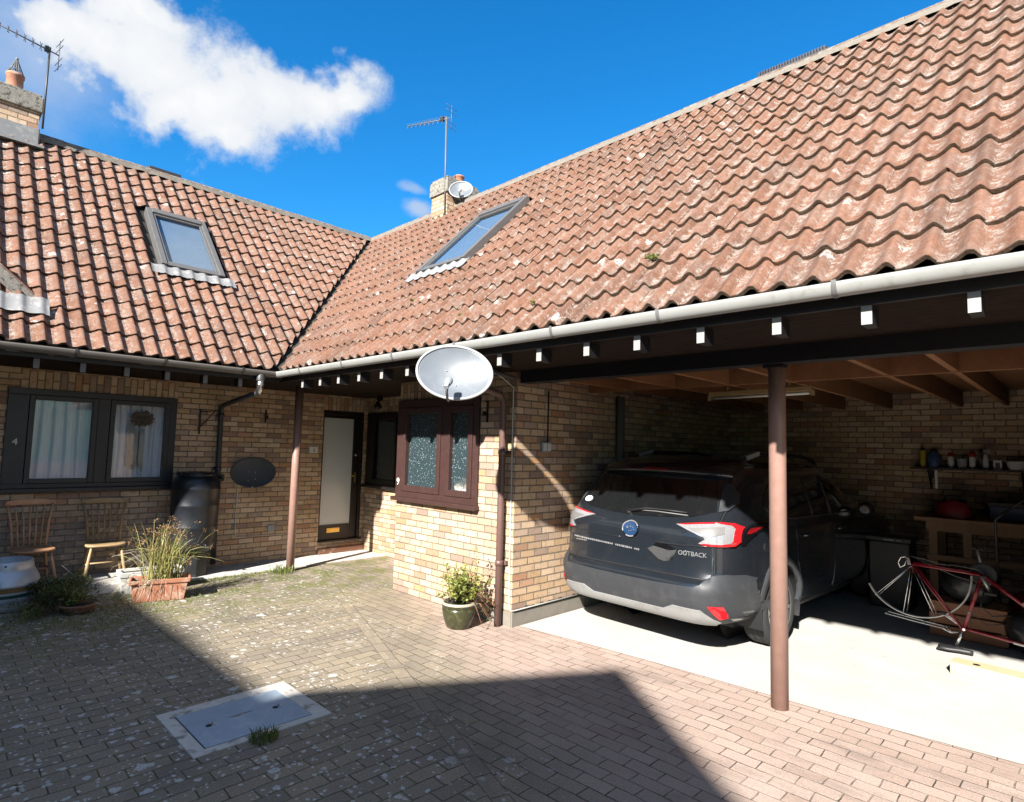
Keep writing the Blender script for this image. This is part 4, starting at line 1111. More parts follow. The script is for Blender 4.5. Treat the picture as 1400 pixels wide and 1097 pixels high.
def panel(poly, fn, eps, mat, step=.05, holes=None, thick=.012):
    bm = bmesh.new(); vs = [bm.verts.new((p[0], p[1], 0)) for p in poly]; bm.faces.new(vs)
    xs = [p[0] for p in poly]; zs = [p[1] for p in poly]
    for ax, lo, hi in ((0, min(xs), max(xs)), (1, min(zs), max(zs))):
        for q in np.arange(math.floor(lo/step)*step+step, hi, step):
            co = [0, 0, 0]; co[ax] = q; no = [0, 0, 0]; no[ax] = 1
            bmesh.ops.bisect_plane(bm, geom=bm.verts[:]+bm.edges[:]+bm.faces[:], plane_co=co, plane_no=no)
    bmesh.ops.triangulate(bm, faces=[f for f in bm.faces if len(f.verts) > 4])
    bm.verts.ensure_lookup_table(); bm.verts.index_update()
    m = MB(); V = [fn(v.co.x, v.co.y, eps) for v in bm.verts]
    F = [[v.index for v in f.verts] for f in bm.faces]
    m.add(V, F, None, mat, True)
    # rim of the panel, turned inwards
    rim = [e for e in bm.edges if len(e.link_faces) == 1]
    V2 = []; F2 = []
    for e in rim:
        a, b = e.verts; i = len(V2)
        V2 += [fn(a.co.x, a.co.y, eps), fn(b.co.x, b.co.y, eps), fn(b.co.x, b.co.y, eps-thick), fn(a.co.x, a.co.y, eps-thick)]; F2.append([i, i+1, i+2, i+3])
    m.add(V2, F2, None, mat)
    bm.free(); return m
def mirror_poly(p): return [(-x, z) for x, z in p][::-1]

# body shell with wheel openings
m = MB(); zs = sorted(set(list(np.arange(.20, 1.60, .03))+[r[0] for r in CT])); nth = 150; V = []
for z in zs:
    w, yr, yf = cprm(z); a = (yf-yr)/2; yc = (yf+yr)/2
    for k in range(nth):
        # spread samples evenly over the flanks and the corners
        f = k/nth*4; q = int(f); t = f-q
        t = t*math.pi/2; 
        c, s_ = math.cos(t), math.sin(t); rr = (abs(c)**CN+abs(s_)**CN)**(-1/CN); c *= rr; s_ *= rr
        x, y = ((c, s_), (-s_, c), (-c, -s_), (s_, -c))[q]
        V.append(Vector((w*x, yc+a*y, z))*CS)
F = []
WX = {'rear': 1.06, 'front': 3.80}; WZ = .335; WR = .395
for i in range(len(zs)-1):
    for k in range(nth):
        f = [i*nth+k, i*nth+(k+1) % nth, (i+1)*nth+(k+1) % nth, (i+1)*nth+k]
        c = sum((V[q] for q in f), Vector())/4/CS
        if abs(c.x) > .66 and any(math.hypot(c.y-yw, c.z-WZ) < WR for yw in WX.values()): continue
        F.append(f)
m.add(V, F, None, 'car_paint', True)
m.add([V[(len(zs)-1)*nth+k] for k in range(nth)], [list(range(nth))], None, 'car_paint'); m.add([V[k] for k in range(nth)], [list(range(nth))[::-1]], None, 'car_black')
m.build('body', parent=CAR, world=False)
for yw in WX.values():
    for s in (-1, 1):
        m = MB(); V = []; n = 28
        for xx in (.52, .925):
            for k in range(n+1):
                t = -.35+(math.pi+.7)*k/n; V.append(Vector((s*xx, yw+WR*1.0*math.cos(t), WZ+WR*1.0*math.sin(t)))*CS)
        m.add(V, [[k, k+1, n+1+k+1, n+1+k] for k in range(n)], None, 'car_black', True)
        m.add([Vector((s*.52, yw+WR*math.cos(2*math.pi*k/24), WZ+WR*math.sin(2*math.pi*k/24)))*CS for k in range(24)], [list(range(24))], None, 'car_black')
        m.build('wheel_housing', parent=CAR, world=False)
for yw in WX.values():
    for s in (-1, 1):
        m = MB(); V = []; n = 36
        for r, e in ((WR-.012, -.02), (WR-.012, .014), (WR+.045, .016), (WR+.062, .002)):
            for k in range(n+1):
                t = .02+(math.pi-.30)*k/n; y = yw+r*math.cos(t); z = WZ+r*math.sin(t)
                V.append(spt(y, z, e, s))
        m.add(V, [[j*(n+1)+k, j*(n+1)+k+1, (j+1)*(n+1)+k+1, (j+1)*(n+1)+k] for j in range(3) for k in range(n)], None, 'car_plastic', True)
        m.build('arch_trim', parent=CAR, world=False)
        wc = Vector((s*.80, yw, .328))*CS; ax = (s, 0, 0); R = .328*CS
        m = MB()
        m.lathe([(R*.70, -.115), (R*.90, -.125), (R*.975, -.105), (R, -.07), (R, -.045), (R*.985, -.04), (R*.985, -.03), (R, -.025), (R, .025), (R*.985, .03), (R*.985, .04), (R, .045), (R, .07), (R*.975, .105), (R*.90, .125), (R*.72, .118), (R*.69, .09)], wc, 40, 'rubber', axis=ax)
        ty = m.build('wheel', parent=CAR, world=False)
        m = MB()
        m.lathe([(R*.69, .118), (R*.715, .122), (R*.715, .10), (R*.66, .085), (R*.64, -.09)], wc, 40, 'alloy', axis=ax)
        A = Vector(ax)
        for k in range(10):
            t = 2*math.pi*k/10+(.16 if k % 2 else -.16)*.6
            d = Vector((0, math.cos(t), math.sin(t))); t2 = 2*math.pi*(k-(k % 2)+.5)/10; d2 = Vector((0, math.cos(t2), math.sin(t2)))
            m.bar(wc+A*.075+d2*R*.13, wc+A*.095+d*R*.67, .032*CS, .03, 'alloy', upv=ax)
        m.lathe([(.001, .092), (R*.12, .09), (R*.19, .075), (R*.2, .02)], wc, 18, 'alloy', axis=ax)
        m.build('rim', parent=ty, world=False)
        m = MB(); m.disc(wc+A*.0, ax, R*.64, 28, 'car_black'); m.lathe([(R*.5, .0), (R*.5, .02), (.001, .021)], wc, 24, 'steel', axis=ax); m.build('brake_disc', parent=ty, world=False)

# tailgate and rear glass
TG = [(-.745, .665), (.745, .665), (.762, .80), (.760, 1.0), (.758, 1.16), (.70, 1.44), (-.70, 1.44), (-.758, 1.16), (-.760, 1.0), (-.762, .80)]
tg = panel(TG, cpt, .006, 'car_paint').build('tailgate', parent=CAR, world=False)
RG = [(-.715, 1.185), (-.55, 1.135), (-.25, 1.108), (0, 1.10), (.25, 1.108), (.55, 1.135), (.715, 1.185), (.66, 1.35), (.61, 1.445), (-.61, 1.445), (-.66, 1.35)]
rw = panel(RG, cpt, .011, 'car_glass').build('rear_window', parent=tg, world=False)
for s in (-1, 1):
    P = [(.728, 1.185), (.775, 1.20), (.80, 1.26), (.78, 1.33), (.715, 1.41), (.672, 1.41)]
    panel(P if s > 0 else mirror_poly(P), cpt, .016, 'car_plastic', .04).build('spoiler_fin', parent=CAR, world=False)
# wiper
m = MB()
m.tube([cpt(-.075, 1.118, .03), cpt(.10, 1.150, .035), cpt(.30, 1.152, .035), cpt(.50, 1.152, .028)], [.016*CS, .012, .010, .007], 8, 'car_black'); m.tube([cpt(-.05, 1.135, .02), cpt(.2, 1.142, .02), cpt(.51, 1.138, .017)], .006, 6, 'pipe_grey'); m.lathe([(.001, .03), (.026, .026), (.03, 0)], cpt(-.075, 1.118, .012), 14, 'car_black', axis=(0, -1, .4))
m.build('wiper', parent=rw, world=False)
m = MB(); st = [(-.62+.052*math.cos(2*math.pi*k/20), 1.195+.026*math.sin(2*math.pi*k/20)) for k in range(20)]
panel(st, cpt, .014, 'sign_white', .03, thick=.002).build('sticker', parent=rw, world=False)
# spoiler with high brake light
m = MB(); xs = np.linspace(-.70, .70, 29); V = []
for x in xs:
    y0 = cpt(x, 1.50).y/CS; e = 1-.35*max(0, (abs(x)-.5)/.2)**2
    for dy, z in ((.16, 1.595), (.03, 1.575), (-.075*e, 1.525), (-.085*e, 1.505), (-.02*e, 1.475), (.08, 1.46)): V.append(Vector((x, y0+dy, z-.025*(abs(x)/.7)**2))*CS)
m.add(V, [[i*6+k, i*6+k+1, (i+1)*6+k+1, (i+1)*6+k] for i in range(28) for k in range(5)], None, 'car_paint', True)
for i in (0, 28): m.add(V[i*6:i*6+6], [list(range(6))], None, 'car_paint')
sp = m.build('spoiler', parent=CAR, world=False)
m = MB(); y0 = cpt(0, 1.5).y; m.box(-.13*CS, .13*CS, y0-.092*CS, y0-.05*CS, 1.508*CS, 1.528*CS, mat='lens_dark_red'); m.build('brake_light', parent=sp, world=False)
# bumper, skid plate, reflectors
top = [(.92, .60), (.915, .655), (.895, .69), (.83, .705), (.775, .70), (.735, .675), (.70, .62), (.66, .600), (.3, .592), (0, .590)]
BP = [(-.915, .31), (-.86, .300), (0, .300), (.86, .300), (.915, .31)]+top+[(-x, z) for x, z in top[::-1][1:]]
bp = panel(BP, cpt, .012, 'car_plastic', .045).build('bumper', parent=CAR, world=False)
SP = [(-.79, .335), (-.70, .430), (-.47, .436), (-.37, .388), (.37, .388), (.47, .436), (.70, .430), (.79, .335), (.74, .305), (.4, .302), (-.4, .302), (-.74, .305)]
panel(SP, cpt, .022, 'car_silver', .04).build('skid_plate', parent=bp, world=False)
for s in (-1, 1):
    P = [(.745, .466), (.828, .464), (.834, .40), (.828, .368), (.79, .357)]
    panel(P if s > 0 else mirror_poly(P), cpt, .022, 'lens_red', .03).build('reflector', parent=bp, world=False)
# rear lamps
LP = [(.437, 1.066), (.52, 1.078), (.64, 1.094), (.768, 1.108), (.83, 1.104), (.866, 1.075), (.872, .96), (.855, .928), (.78, .926), (.70, .930), (.655, .942), (.70, .975), (.69, .992), (.62, 1.012), (.53, 1.040)]
CB = [(.74, 1.1055), (.768, 1.108), (.83, 1.104), (.866, 1.075), (.872, .96), (.855, .928), (.78, .926), (.70, .930), (.665, .940), (.70, .944), (.80, .942), (.840, .952), (.848, .97), (.846, 1.06), (.825, 1.088), (.768, 1.096)]
UB = [(.45, 1.067), (.52, 1.078), (.64, 1.094), (.738, 1.105), (.738, 1.094), (.64, 1.084), (.52, 1.068)]
SR = [(.876, 1.092), (.892, 1.092), (.899, 1.06), (.898, 1.0), (.891, .965), (.884, .93), (.876, .93)]
SM = [(.882, 1.06), (.893, 1.062), (.894, 1.03), (.889, 1.015), (.883, 1.018)]
LB = [(.70, .954), (.80, .951), (.825, .966), (.826, .985), (.72, .982)]
for s in (-1, 1):
    q = (lambda p: p) if s > 0 else mirror_poly
    tl = panel(q(LP), cpt, .016, 'lens_clear', .03).build('tail_light', parent=CAR, world=False)
    panel(q(CB), cpt, .020, 'lens_red', .03).build('red_lens', parent=tl, world=False)
    panel(q(UB), cpt, .020, 'lens_red', .03).build('red_strip', parent=tl, world=False)
    panel(q([(.56, 1.045), (.70, 1.06), (.80, 1.075), (.81, 1.02), (.74, 1.0), (.70, 1.0), (.64, 1.02)]), cpt, .019, 'pipe_grey', .03).build('lamp_housing', parent=tl, world=False)
    panel(q(SR), cpt, .012, 'gloss_black', .02).build('side_lamp', parent=CAR, world=False)
    panel(q(SM), cpt, .015, 'lens_dark_red', .02).build('side_marker', parent=tl, world=False)
# seams beside the tailgate and the crease below the lamps
for s in (-1, 1):
    m = MB(); m.tube([cpt(s*.768, z, .003) for z in np.linspace(.67, 1.2, 14)]+[cpt(s*(.765-.065*t), 1.2+.24*t, .002) for t in (.3, .6, 1)], .0085, 6, 'car_black'); m.build('seam', parent=CAR, world=False)
m = MB(); m.tube([cpt(x, .662, .002) for x in np.linspace(-.76, .76, 24)], .010, 6, 'car_black'); m.build('seam', parent=CAR, world=False)
m = MB(); m.tube([cpt(x, .905+.02*(abs(x)/.76)**2, .006) for x in np.linspace(.24, .86, 16)], [.003]+[.010]*14+[.004], 6, 'car_paint'); m.build('crease', parent=tg, world=False)
m = MB(); m.tube([cpt(x, .905+.02*(abs(x)/.76)**2, .006) for x in np.linspace(-.76, -.1, 16)], .008, 6, 'car_paint'); m.build('crease', parent=tg, world=False)
# blurred patch over the plate, small lettering, badge
panel([(.185, .842), (.245, .872), (.33, .862), (.39, .852), (.47, .868), (.44, .80), (.40, .765), (.35, .758), (.30, .768), (.25, .80)], cpt, .012, 'smudge_grey', .04, thick=.004).build('plate_patch', parent=tg, world=False)
panel([(.24, .876), (.27, .899), (.34, .905), (.41, .893), (.46, .872), (.39, .858), (.33, .868)], cpt, .015, 'gloss_black', .03, thick=.004).build('handle_recess', parent=tg, world=False)
m = MB(); rr = random.Random(4); x = -.66
while x < .09:
    L = rr.uniform(.008, .022)
    if rr.random() < .84: m.bar(cpt(x, .849-.03*(x+.66)/.75, .012), cpt(x+L, .849-.03*(x+.66)/.75, .012), .006, .014+.005*rr.random(), 'letter_silver', upv=(0, 0, 1))
    x += L+.007
x = -.63
while x < -.50: m.bar(cpt(x, .822, .012), cpt(x+.012, .822, .012), .006, .010, 'letter_silver'); x += .02
m.build('lettering', parent=tg, world=False)
m = MB()
def ell(cx, cz, rx, rz, n, eps): return [cpt(cx+rx*math.cos(2*math.pi*k/n), cz+rz*math.sin(2*math.pi*k/n), eps) for k in range(n)]
ring = MB()
pp = ell(0, .985, .082, .062, 40, .020); ring.tube(pp[2:24], [.004]+[.0065]*20+[.004], 7, 'letter_silver', caps=False); ring.tube(pp[26:35], [.003]+[.007]*7+[.003], 7, 'letter_silver', caps=False); ring.tube(pp+[pp[0], pp[1]], .0055, 7, 'gloss_black', caps=False)
bd = ring.build('badge', parent=tg, world=False)
m = MB(); e = ell(0, .985, .077, .058, 32, .018); m.add(e, [list(range(32))], None, 'badge_blue')
for (sx, sz, r) in ((-.030, .010, .017), (.006, .018, .009), (.028, .012, .009), (.040, -.006, .009), (.014, -.014, .009), (-.010, -.018, .009)):
    pts = []
    for k in range(8): 
        q = r if k % 2 == 0 else r*.32; pts.append(cpt(sx+q*math.cos(math.pi*k/4), .985+sz+q*.8*math.sin(math.pi*k/4), .023))
    m.add(pts, [list(range(8))], None, 'letter_silver')
m.build('badge_face', parent=bd, world=False)
p0 = cpt(.608, .850, .011); p1 = cpt(.72, .850, .011); p2 = cpt(.50, .850, .011)
tx = text_part('OUTBACK', p0, p1-p2, (0, 0, 1), .056, 'letter_silver', None, 'lettering', .002)
tx.parent = tg
# sides: glass, doors
for s in (-1, 1):
    fn = lambda y, z, e, s=s: spt(y, z, e, s)
    doors = []
    for (a, b, c, d) in ((1.42, 2.32, 1.42, 2.28), (2.335, 3.36, 2.30, 3.36)):
        dr = panel([(a, .70), (a+.12 if a < 2 else a, .36), (b-.02, .34), (b, .9), (b-.01, 1.05), (a-.02, 1.06), (a, .9)], fn, .006, 'car_paint', .08).build('door', parent=CAR, world=False)
        m = MB(); hy = b-.16 if a > 2 else b-.14; m.tube([fn(a+.10, .93, .012), fn(a+.13, .935, .04), fn(a+.26, .935, .04), fn(a+.29, .93, .012)], .013, 8, 'car_paint'); m.build('handle', parent=dr, world=False)
    sw = panel([(.86, 1.22), (1.0, 1.14), (1.35, 1.105), (3.25, 1.085), (2.95, 1.30), (2.70, 1.42), (2.3, 1.475), (1.5, 1.475), (1.12, 1.42), (.92, 1.32)], fn, .008, 'car_glass', .08).build('side_window', parent=CAR, world=False)
    m = MB(); pp = [fn(y, z, .012) for y, z in ((.85, 1.215), (1.0, 1.13), (1.35, 1.095), (2.2, 1.085), (3.25, 1.075))]; m.tube(pp, .006, 6, 'pipe_dark'); m.build('window_trim', parent=sw, world=False)
    for y in (1.86, 2.33): m = MB(); m.tube([fn(y, z, .010) for z in (1.09, 1.25, 1.40, 1.47)], .016 if y > 2 else .009, 5, 'car_black'); m.build('pillar', parent=sw, world=False)
    m = MB(); c = Vector((s*1.0, 3.12, 1.10))*CS
    m.lathe([(.001, -.07), (.06, -.06), (.085, -.02), (.088, .03), (.07, .06), (.001, .062)], c, 18, 'car_paint', axis=(s*.15, 1, 0)); m.bar(c, Vector((s*.86, 3.15, 1.05))*CS, .05, .03, 'car_black')
    mi = m.build('wing_mirror', parent=CAR, world=False)
    m = MB(); m.disc(c+Vector((0, -.072, 0)), (0, -1, 0), .05, 18, 'chrome'); m.build('mirror_glass', parent=mi, world=False)
    m = MB(); pts = [Vector((s*.60, y, z))*CS for y, z in ((.98, 1.585), (1.05, 1.645), (1.3, 1.672), (2.3, 1.672), (2.6, 1.645), (2.72, 1.60))]; m.tube(pts, .021, 8, 'car_black')
    rl = m.build('roof_rail', parent=CAR, world=False)
    m = MB(); m.bar(Vector((s*.60, 1.04, 1.640))*CS, Vector((s*.60, 1.30, 1.690))*CS, .06, .05, 'white_paint'); m.build('rail_cover', parent=rl, world=False, bevel=.008)
    m = MB(); m.tube([fn(y, .245, -.03) for y in np.linspace(1.5, 3.35, 10)], .06, 8, 'car_plastic'); m.build('side_sill', parent=CAR, world=False)
# front end, only hinted: lamps and grille facing the back wall
panel([(-.45, .5), (.45, .5), (.5, .68), (-.5, .68)], lambda x, z, e: cpt(x, z, e, True), .008, 'car_black', .06).build('grille', parent=CAR, world=False)
for s in (-1, 1):
    P = [(.55, .66), (.82, .68), (.86, .76), (.6, .73)]
    panel(P if s > 0 else mirror_poly(P), lambda x, z, e: cpt(x, z, e, True), .008, 'lens_clear', .05).build('headlight', parent=CAR, world=False)
m = MB(); m.box(-.75, .75, .7, 5.0, .20, .30, mat='car_black'); m.build('underbody', parent=CAR, world=False)

# ================================================================== satellite dishes
def dish(loc, nrm, rx, rz, face, rim, label, roll=0.0, arm=True, mount=None, name='satellite_dish'):
    t = thing(name, loc, label, 'satellite dish')
    n = Vector(nrm).normalized(); x = Vector((0, 0, 1)).cross(n).normalized(); z = n.cross(x)
    x, z = x*math.cos(roll)+z*math.sin(roll), z*math.cos(roll)-x*math.sin(roll)
    c = Vector(loc)
    def pt(r, a, d=0.0): return c+x*rx*r*math.cos(a)+z*rz*r*math.sin(a)+n*(d-.10*rx*2*(1-r*r))
    m = MB(); N = 56; rings = [0.001, .2, .4, .6, .8, .93, 1.0]; V = []
    for r in rings:
        for k in range(N): V.append(pt(r, 2*math.pi*k/N))
    b = len(V)
    for r in rings[::-1]:
        for k in range(N): V.append(pt(r, 2*math.pi*k/N, -.012))
    L = len(rings)*2
    m.add(V, [[i*N+k, i*N+(k+1) % N, (i+1)*N+(k+1) % N, (i+1)*N+k] for i in range(L-1) for k in range(N)], None, face, True)
    m.build('reflector', parent=t)
    m = MB(); pp = [pt(1.0, 2*math.pi*k/N, -.002) for k in range(N+2)]; m.tube(pp, .012 if rx > .2 else .006, 8, rim, caps=False); m.build('rim', parent=t)
    back = c-n*(.25*rx)
    if arm:
        low = pt(1.0, -math.pi/2, 0); ft = low+n*rx*.50+z*rz*.30
        m = MB(); m.tube([low-n*.05, low+n*.03-z*.015, low+n*rx*.4+z*rz*.02, ft-z*.03], .012, 8, 'pipe_grey'); m.build('feed_arm', parent=t)
        m = MB(); d = (pt(.3, math.pi/2)-ft).normalized()
        m.lathe([(.001, -.035), (.028, -.03), (.034, .03), (.030, .05), (.001, .052)], ft, 16, 'grey_plastic', axis=d); m.bar(ft-d*.02, ft-d*.075-Vector((0, 0, .01)), .035, .03, 'grey_plastic'); m.build('feed_horn', parent=t)
    if mount is not None:
        m = MB(); mp = Vector(mount)
        m.tube([back, back-n*.05, Vector((back.x-n.x*.12, back.y-n.y*.12, mp.z)), mp], .02, 10, 'pipe_grey')
        m.bar(back+z*.07, back-z*.07, .09, .03, 'pipe_grey', upv=n); m.build('bracket', parent=t)
    if rx < .33 and rx > .30:
        m = MB()
        for a, b_ in ((-.25, .10), (.08, .05), (-.22, -.50), (.10, -.42)): 
            r = math.hypot(a, b_); m.lathe([(.009, 0), (.007, .006), (.001, .007)], pt(r, math.atan2(b_, a), .001), 10, 'steel', axis=n)
        m.build('bolts', parent=t)
    return t
dish((.50, -1.30, 2.485), (.66, -.68, .30), .325, .245, 'dish_pale', 'dish_rim', 'large pale grey satellite dish fixed in front of the white gutter', roll=-.16, mount=(-.02, -.03, 2.60))
dish((WA+.20, -.82, 1.385), (.86, -.42, .22), .305, .225, 'dish_dark', 'dish_dark', 'dark grey satellite dish low on the wall beside the black water butt', mount=(WA+.005, -.95, 1.36), arm=False)
t_ = bpy.data.objects['satellite_dish.001']
m = MB(); m.lathe([(.001, .05), (.018, .045), (.02, 0)], (WA+.27, -.86, 1.17), 12, 'pipe_grey', axis=(.8, -.3, .3)); m.build('feed_horn', parent=t_)
dish((-3.86, 2.36, 6.62), (.62, -.70, .30), .215, .185, 'dish_pale', 'dish_rim', 'small pale satellite dish on the chimney of the right roof', mount=(-4.06, 2.45, 6.45))

# ================================================================== aerials
def aerial(base, top, boom, nel, label, mat, elw=.22, hv=Vector((0, 0, 1))):
    t = thing('television_aerial', base, label, 'aerial'); b = Vector(base); tp = Vector(top); bd = Vector(boom)
    m = MB(); m.tube([b, tp], .014, 8, mat); m.build('mast', parent=t)
    m = MB(); a0 = tp-Vector((0, 0, .04))-bd.normalized()*.12; a1 = a0+bd
    m.tube([a0, a1], .009, 6, mat); m.build('boom', parent=t)
    side = bd.cross(Vector((0, 0, 1))).normalized()
    for k in range(nel):
        c = a0.lerp(a1, .18+.80*k/(nel-1)); w = elw*(1-.35*k/nel); r = .0045
        dv = (Vector((0, 0, 1))*.9+side*.45).normalized()
        m = MB(); m.tube([c-dv*w*.5, c+dv*w*.5], r, 5, mat); m.tube([c-(side*.9-Vector((0, 0, .45)))*w*.28, c+(side*.9-Vector((0, 0, .45)))*w*.28], r, 5, mat); m.build('element', parent=t)
    m = MB()
    for sg in (-1, 1):
        for q in (.10, .20): m.tube([a0+Vector((0, 0, sg*q))-side*.16, a0+Vector((0, 0, sg*q))+side*.16], .0045, 5, mat)
    m.tube([a0+Vector((0, 0, -.24)), a0+Vector((0, 0, .24))], .005, 5, mat); m.build('back_reflector', parent=t)
    m = MB(); c = a0.lerp(a1, .2); m.bar(c-Vector((0, 0, .03)), c+Vector((0, 0, .045)), .06, .07, 'black_plastic', upv=bd); m.build('junction_box', parent=t)
    return t
aerial((-6.74, -3.425, 6.45), (-6.74, -3.425, 7.72), (.10, -.72, .06), 7, 'television aerial on the left chimney with the mesh-capped pot', 'pipe_dark')
aerial((-4.08, 2.17, 6.15), (-4.13, 2.17, 8.05), (-1.05, -.25, .12), 9, 'thin television aerial on a tall mast beside the right roof chimney', 'pipe_grey')

# ================================================================== by the left house wall
# windsor style kitchen chairs
def chair(loc, rz, wood, label, w, h, arms=False):
    t = thing('kitchen_chair', loc, label, 'chair', rz=rz)      # local: faces +x, y across
    sh = .43; sd = .40
    m = MB(); n = 28; V = []
    def so(k, e):
        a = 2*math.pi*k/n; c, s = math.cos(a), math.sin(a); r = (abs(c)**3.2+abs(s)**3.2)**(-1/3.2); return (.5*sd*c*r*e, .5*w*s*r*(.92+.08*c)*e)
    for z, e in ((sh-.032, .90), (sh-.020, 1.0), (sh-.006, 1.0), (sh, .96), (sh-.008, .6)):
        for k in range(n): x, y = so(k, e); V.append((x, y, z))
    m.add(V, [[i*n+k, i*n+(k+1) % n, (i+1)*n+(k+1) % n, (i+1)*n+k] for i in range(4) for k in range(n)]+[[4*n+k for k in range(n)]], None, wood, True); m.build('seat', parent=t, world=False)
    lg = {}
    for sx in (-1, 1):
        for sy in (-1, 1):
            m = MB(); a = Vector((sx*.13, sy*w*.33, sh-.02)); b = Vector((sx*.215, sy*w*.47, 0)); lg[sx, sy] = (a, b)
            m.tube([a, a.lerp(b, .3), a.lerp(b, .55), a.lerp(b, .8), b], [.013, .018, .02, .016, .012], 10, wood); m.build('leg', parent=t, world=False)
    for sy in (-1, 1):
        m = MB(); m.tube([lg[1, sy][0].lerp(lg[1, sy][1], .55), lg[-1, sy][0].lerp(lg[-1, sy][1], .55)], .010, 8, wood); m.build('stretcher', parent=t, world=False)
    m = MB(); m.tube([lg[1, -1][0].lerp(lg[1, -1][1], .55).lerp(lg[-1, -1][0].lerp(lg[-1, -1][1], .55), .5), lg[1, 1][0].lerp(lg[1, 1][1], .55).lerp(lg[-1, 1][0].lerp(lg[-1, 1][1], .55), .5)], .010, 8, wood); m.build('stretcher', parent=t, world=False)
    m = MB(); V = []; nn = 15; cw = w*1.10
    for i in range(nn):
        f = i/(nn-1)*2-1; y = f*cw/2; x = -.27-.035*(1-f*f)*1; zc = h-.03+.010*(1-f*f); hh = .034*(1-.25*f**4)
        for dx, dz in ((-.012, -hh), (.012, -hh), (.013, hh), (-.013, hh)): V.append((x+dx, y, zc+dz))
    m.add(V, [[4*i+k, 4*i+(k+1) % 4, 4*i+4+(k+1) % 4, 4*i+4+k] for i in range(nn-1) for k in range(4)]+[[0, 1, 2, 3], [4*nn-4, 4*nn-3, 4*nn-2, 4*nn-1]], None, wood, True); m.build('crest_rail', parent=t, world=False, bevel=.006)
    for i in range(7):
        f = -1+2*i/6; thick = .016 if i in (0, 6) else .0095
        m = MB(); m.tube([(-.165, f*w*.36, sh-.01), (-.225, f*w*.41, (sh+h)/2), (-.27-.035*(1-f*f), f*cw*.45, h-.045)], [thick*.9, thick, thick*.8], 8, wood); m.build('spindle', parent=t, world=False)
    if arms:
        for sy in (-1, 1):
            m = MB(); m.tube([(-.2, sy*w*.46, .60), (.0, sy*w*.52, .60), (.14, sy*w*.52, .595)], [.013, .016, .018], 8, wood); m.tube([(.10, sy*w*.46, sh-.01), (.12, sy*w*.52, .60)], .013, 8, wood); m.build('armrest', parent=t, world=False)
    return t
chair((-4.575, -3.385, .10), R_(4), 'chair_wood_red', 'reddish brown stick-back chair standing behind the steel keg', .44, .97)
chair((-4.565, -2.665, .10), R_(-5), 'chair_wood_olive', 'mossy olive stick-back chair under the left window, right of the other chair', .46, .955, arms=False)

# steel keg
KL = (-4.02, -3.66, 0)
keg = thing('beer_keg', KL, 'squat silver keg with gold and green bands in front of the red-brown chair', 'keg')
m = MB(); prof = [(.001, .02), (.235, .0), (.262, .012), (.268, .05), (.264, .085), (.276, .10), (.284, .115), (.286, .135), (.288, .15, 'keg_green'), (.290, .185), (.291, .205, 'keg_gold'), (.293, .255), (.297, .26), (.299, .272), (.294, .29), (.288, .32), (.270, .36), (.245, .405), (.232, .425), (.232, .44), (.222, .50), (.216, .515), (.202, .515), (.200, .455), (.10, .44), (.001, .445)]
prof = [p if len(p) == 3 else (*p, 'keg_steel') for p in prof]
m.lathe(prof, KL, 48, 'keg_steel'); m.build('body', parent=keg)
m = MB()
for ang in (.55, 3.6):
    V = []
    for z in (.468, .492):
        for k in range(9): a = ang-.20+.40*k/8; r = .2290-.018*(z-.44)/.06*.6+.002; V.append(Vector(KL)+Vector((r*math.cos(a), r*math.sin(a), z)))
    m.add(V, [[k, k+1, 9+k+1, 9+k] for k in range(8)], None, 'black_plastic')
for ang in (-1.1, -.15): m.lathe([(.011, 0), (.001, .004)], Vector(KL)+Vector((.226*math.cos(ang), .226*math.sin(ang), .475)), 10, 'black_plastic', axis=(math.cos(ang), math.sin(ang), .2))
m.build('grip_slot', parent=keg)

# water butt on its stand
BL = (-4.50, -1.665, 0)
butt = thing('water_butt', BL, 'black plastic water butt on a stand beside the downpipe', 'water butt')
m = MB(); m.lathe([(.215, .014), (.21, .05), (.215, .30), (.23, .31), (.23, .345), (.001, .345)], BL, 8, 'black_plastic', smooth=False); m.build('stand', parent=butt)
m = MB(); m.lathe([(.001, .35), (.255, .35), (.27, .36), (.285, .44), (.288, .452), (.284, .464), (.293, .66), (.297, .672), (.292, .684), (.301, .95), (.306, .962), (.301, .975), (.306, 1.17), (.312, 1.185), (.308, 1.20), (.302, 1.235)], BL, 44, 'butt_plastic'); m.build('barrel', parent=butt)
m = MB(); m.lathe([(.301, 1.236), (.294, 1.275), (.275, 1.318), (.248, 1.350), (.228, 1.362), (.236, 1.366), (.236, 1.392), (.222, 1.402), (.12, 1.415), (.001, 1.42)], BL, 44, 'butt_plastic')
for k in range(10):
    a = 2*math.pi*k/10; c = Vector(BL)+Vector((.225*math.cos(a), .225*math.sin(a), 1.392)); m.lathe([(.026, -.02), (.022, .012), (.001, .016)], c, 8, 'butt_plastic')
m.build('lid', parent=butt)
m = MB(); m.tube([(BL[0]+.12, BL[1]+.26, 1.29), (BL[0]-.06, BL[1]+.33, 1.31), (WA+.07, BL[1]+.37, 1.32)], [.03, .034, .03], 10, 'black_plastic'); m.box(WA+.02, WA+.12, BL[1]+.33, BL[1]+.46, 1.26, 1.36, mat='black_plastic'); m.build('diverter_hose', parent=butt)
m = MB(); m.tube([(BL[0]+.285, BL[1]+.05, .45), (BL[0]+.34, BL[1]+.06, .45), (BL[0]+.35, BL[1]+.06, .42)], .013, 8, 'black_plastic'); m.build('tap', parent=butt)

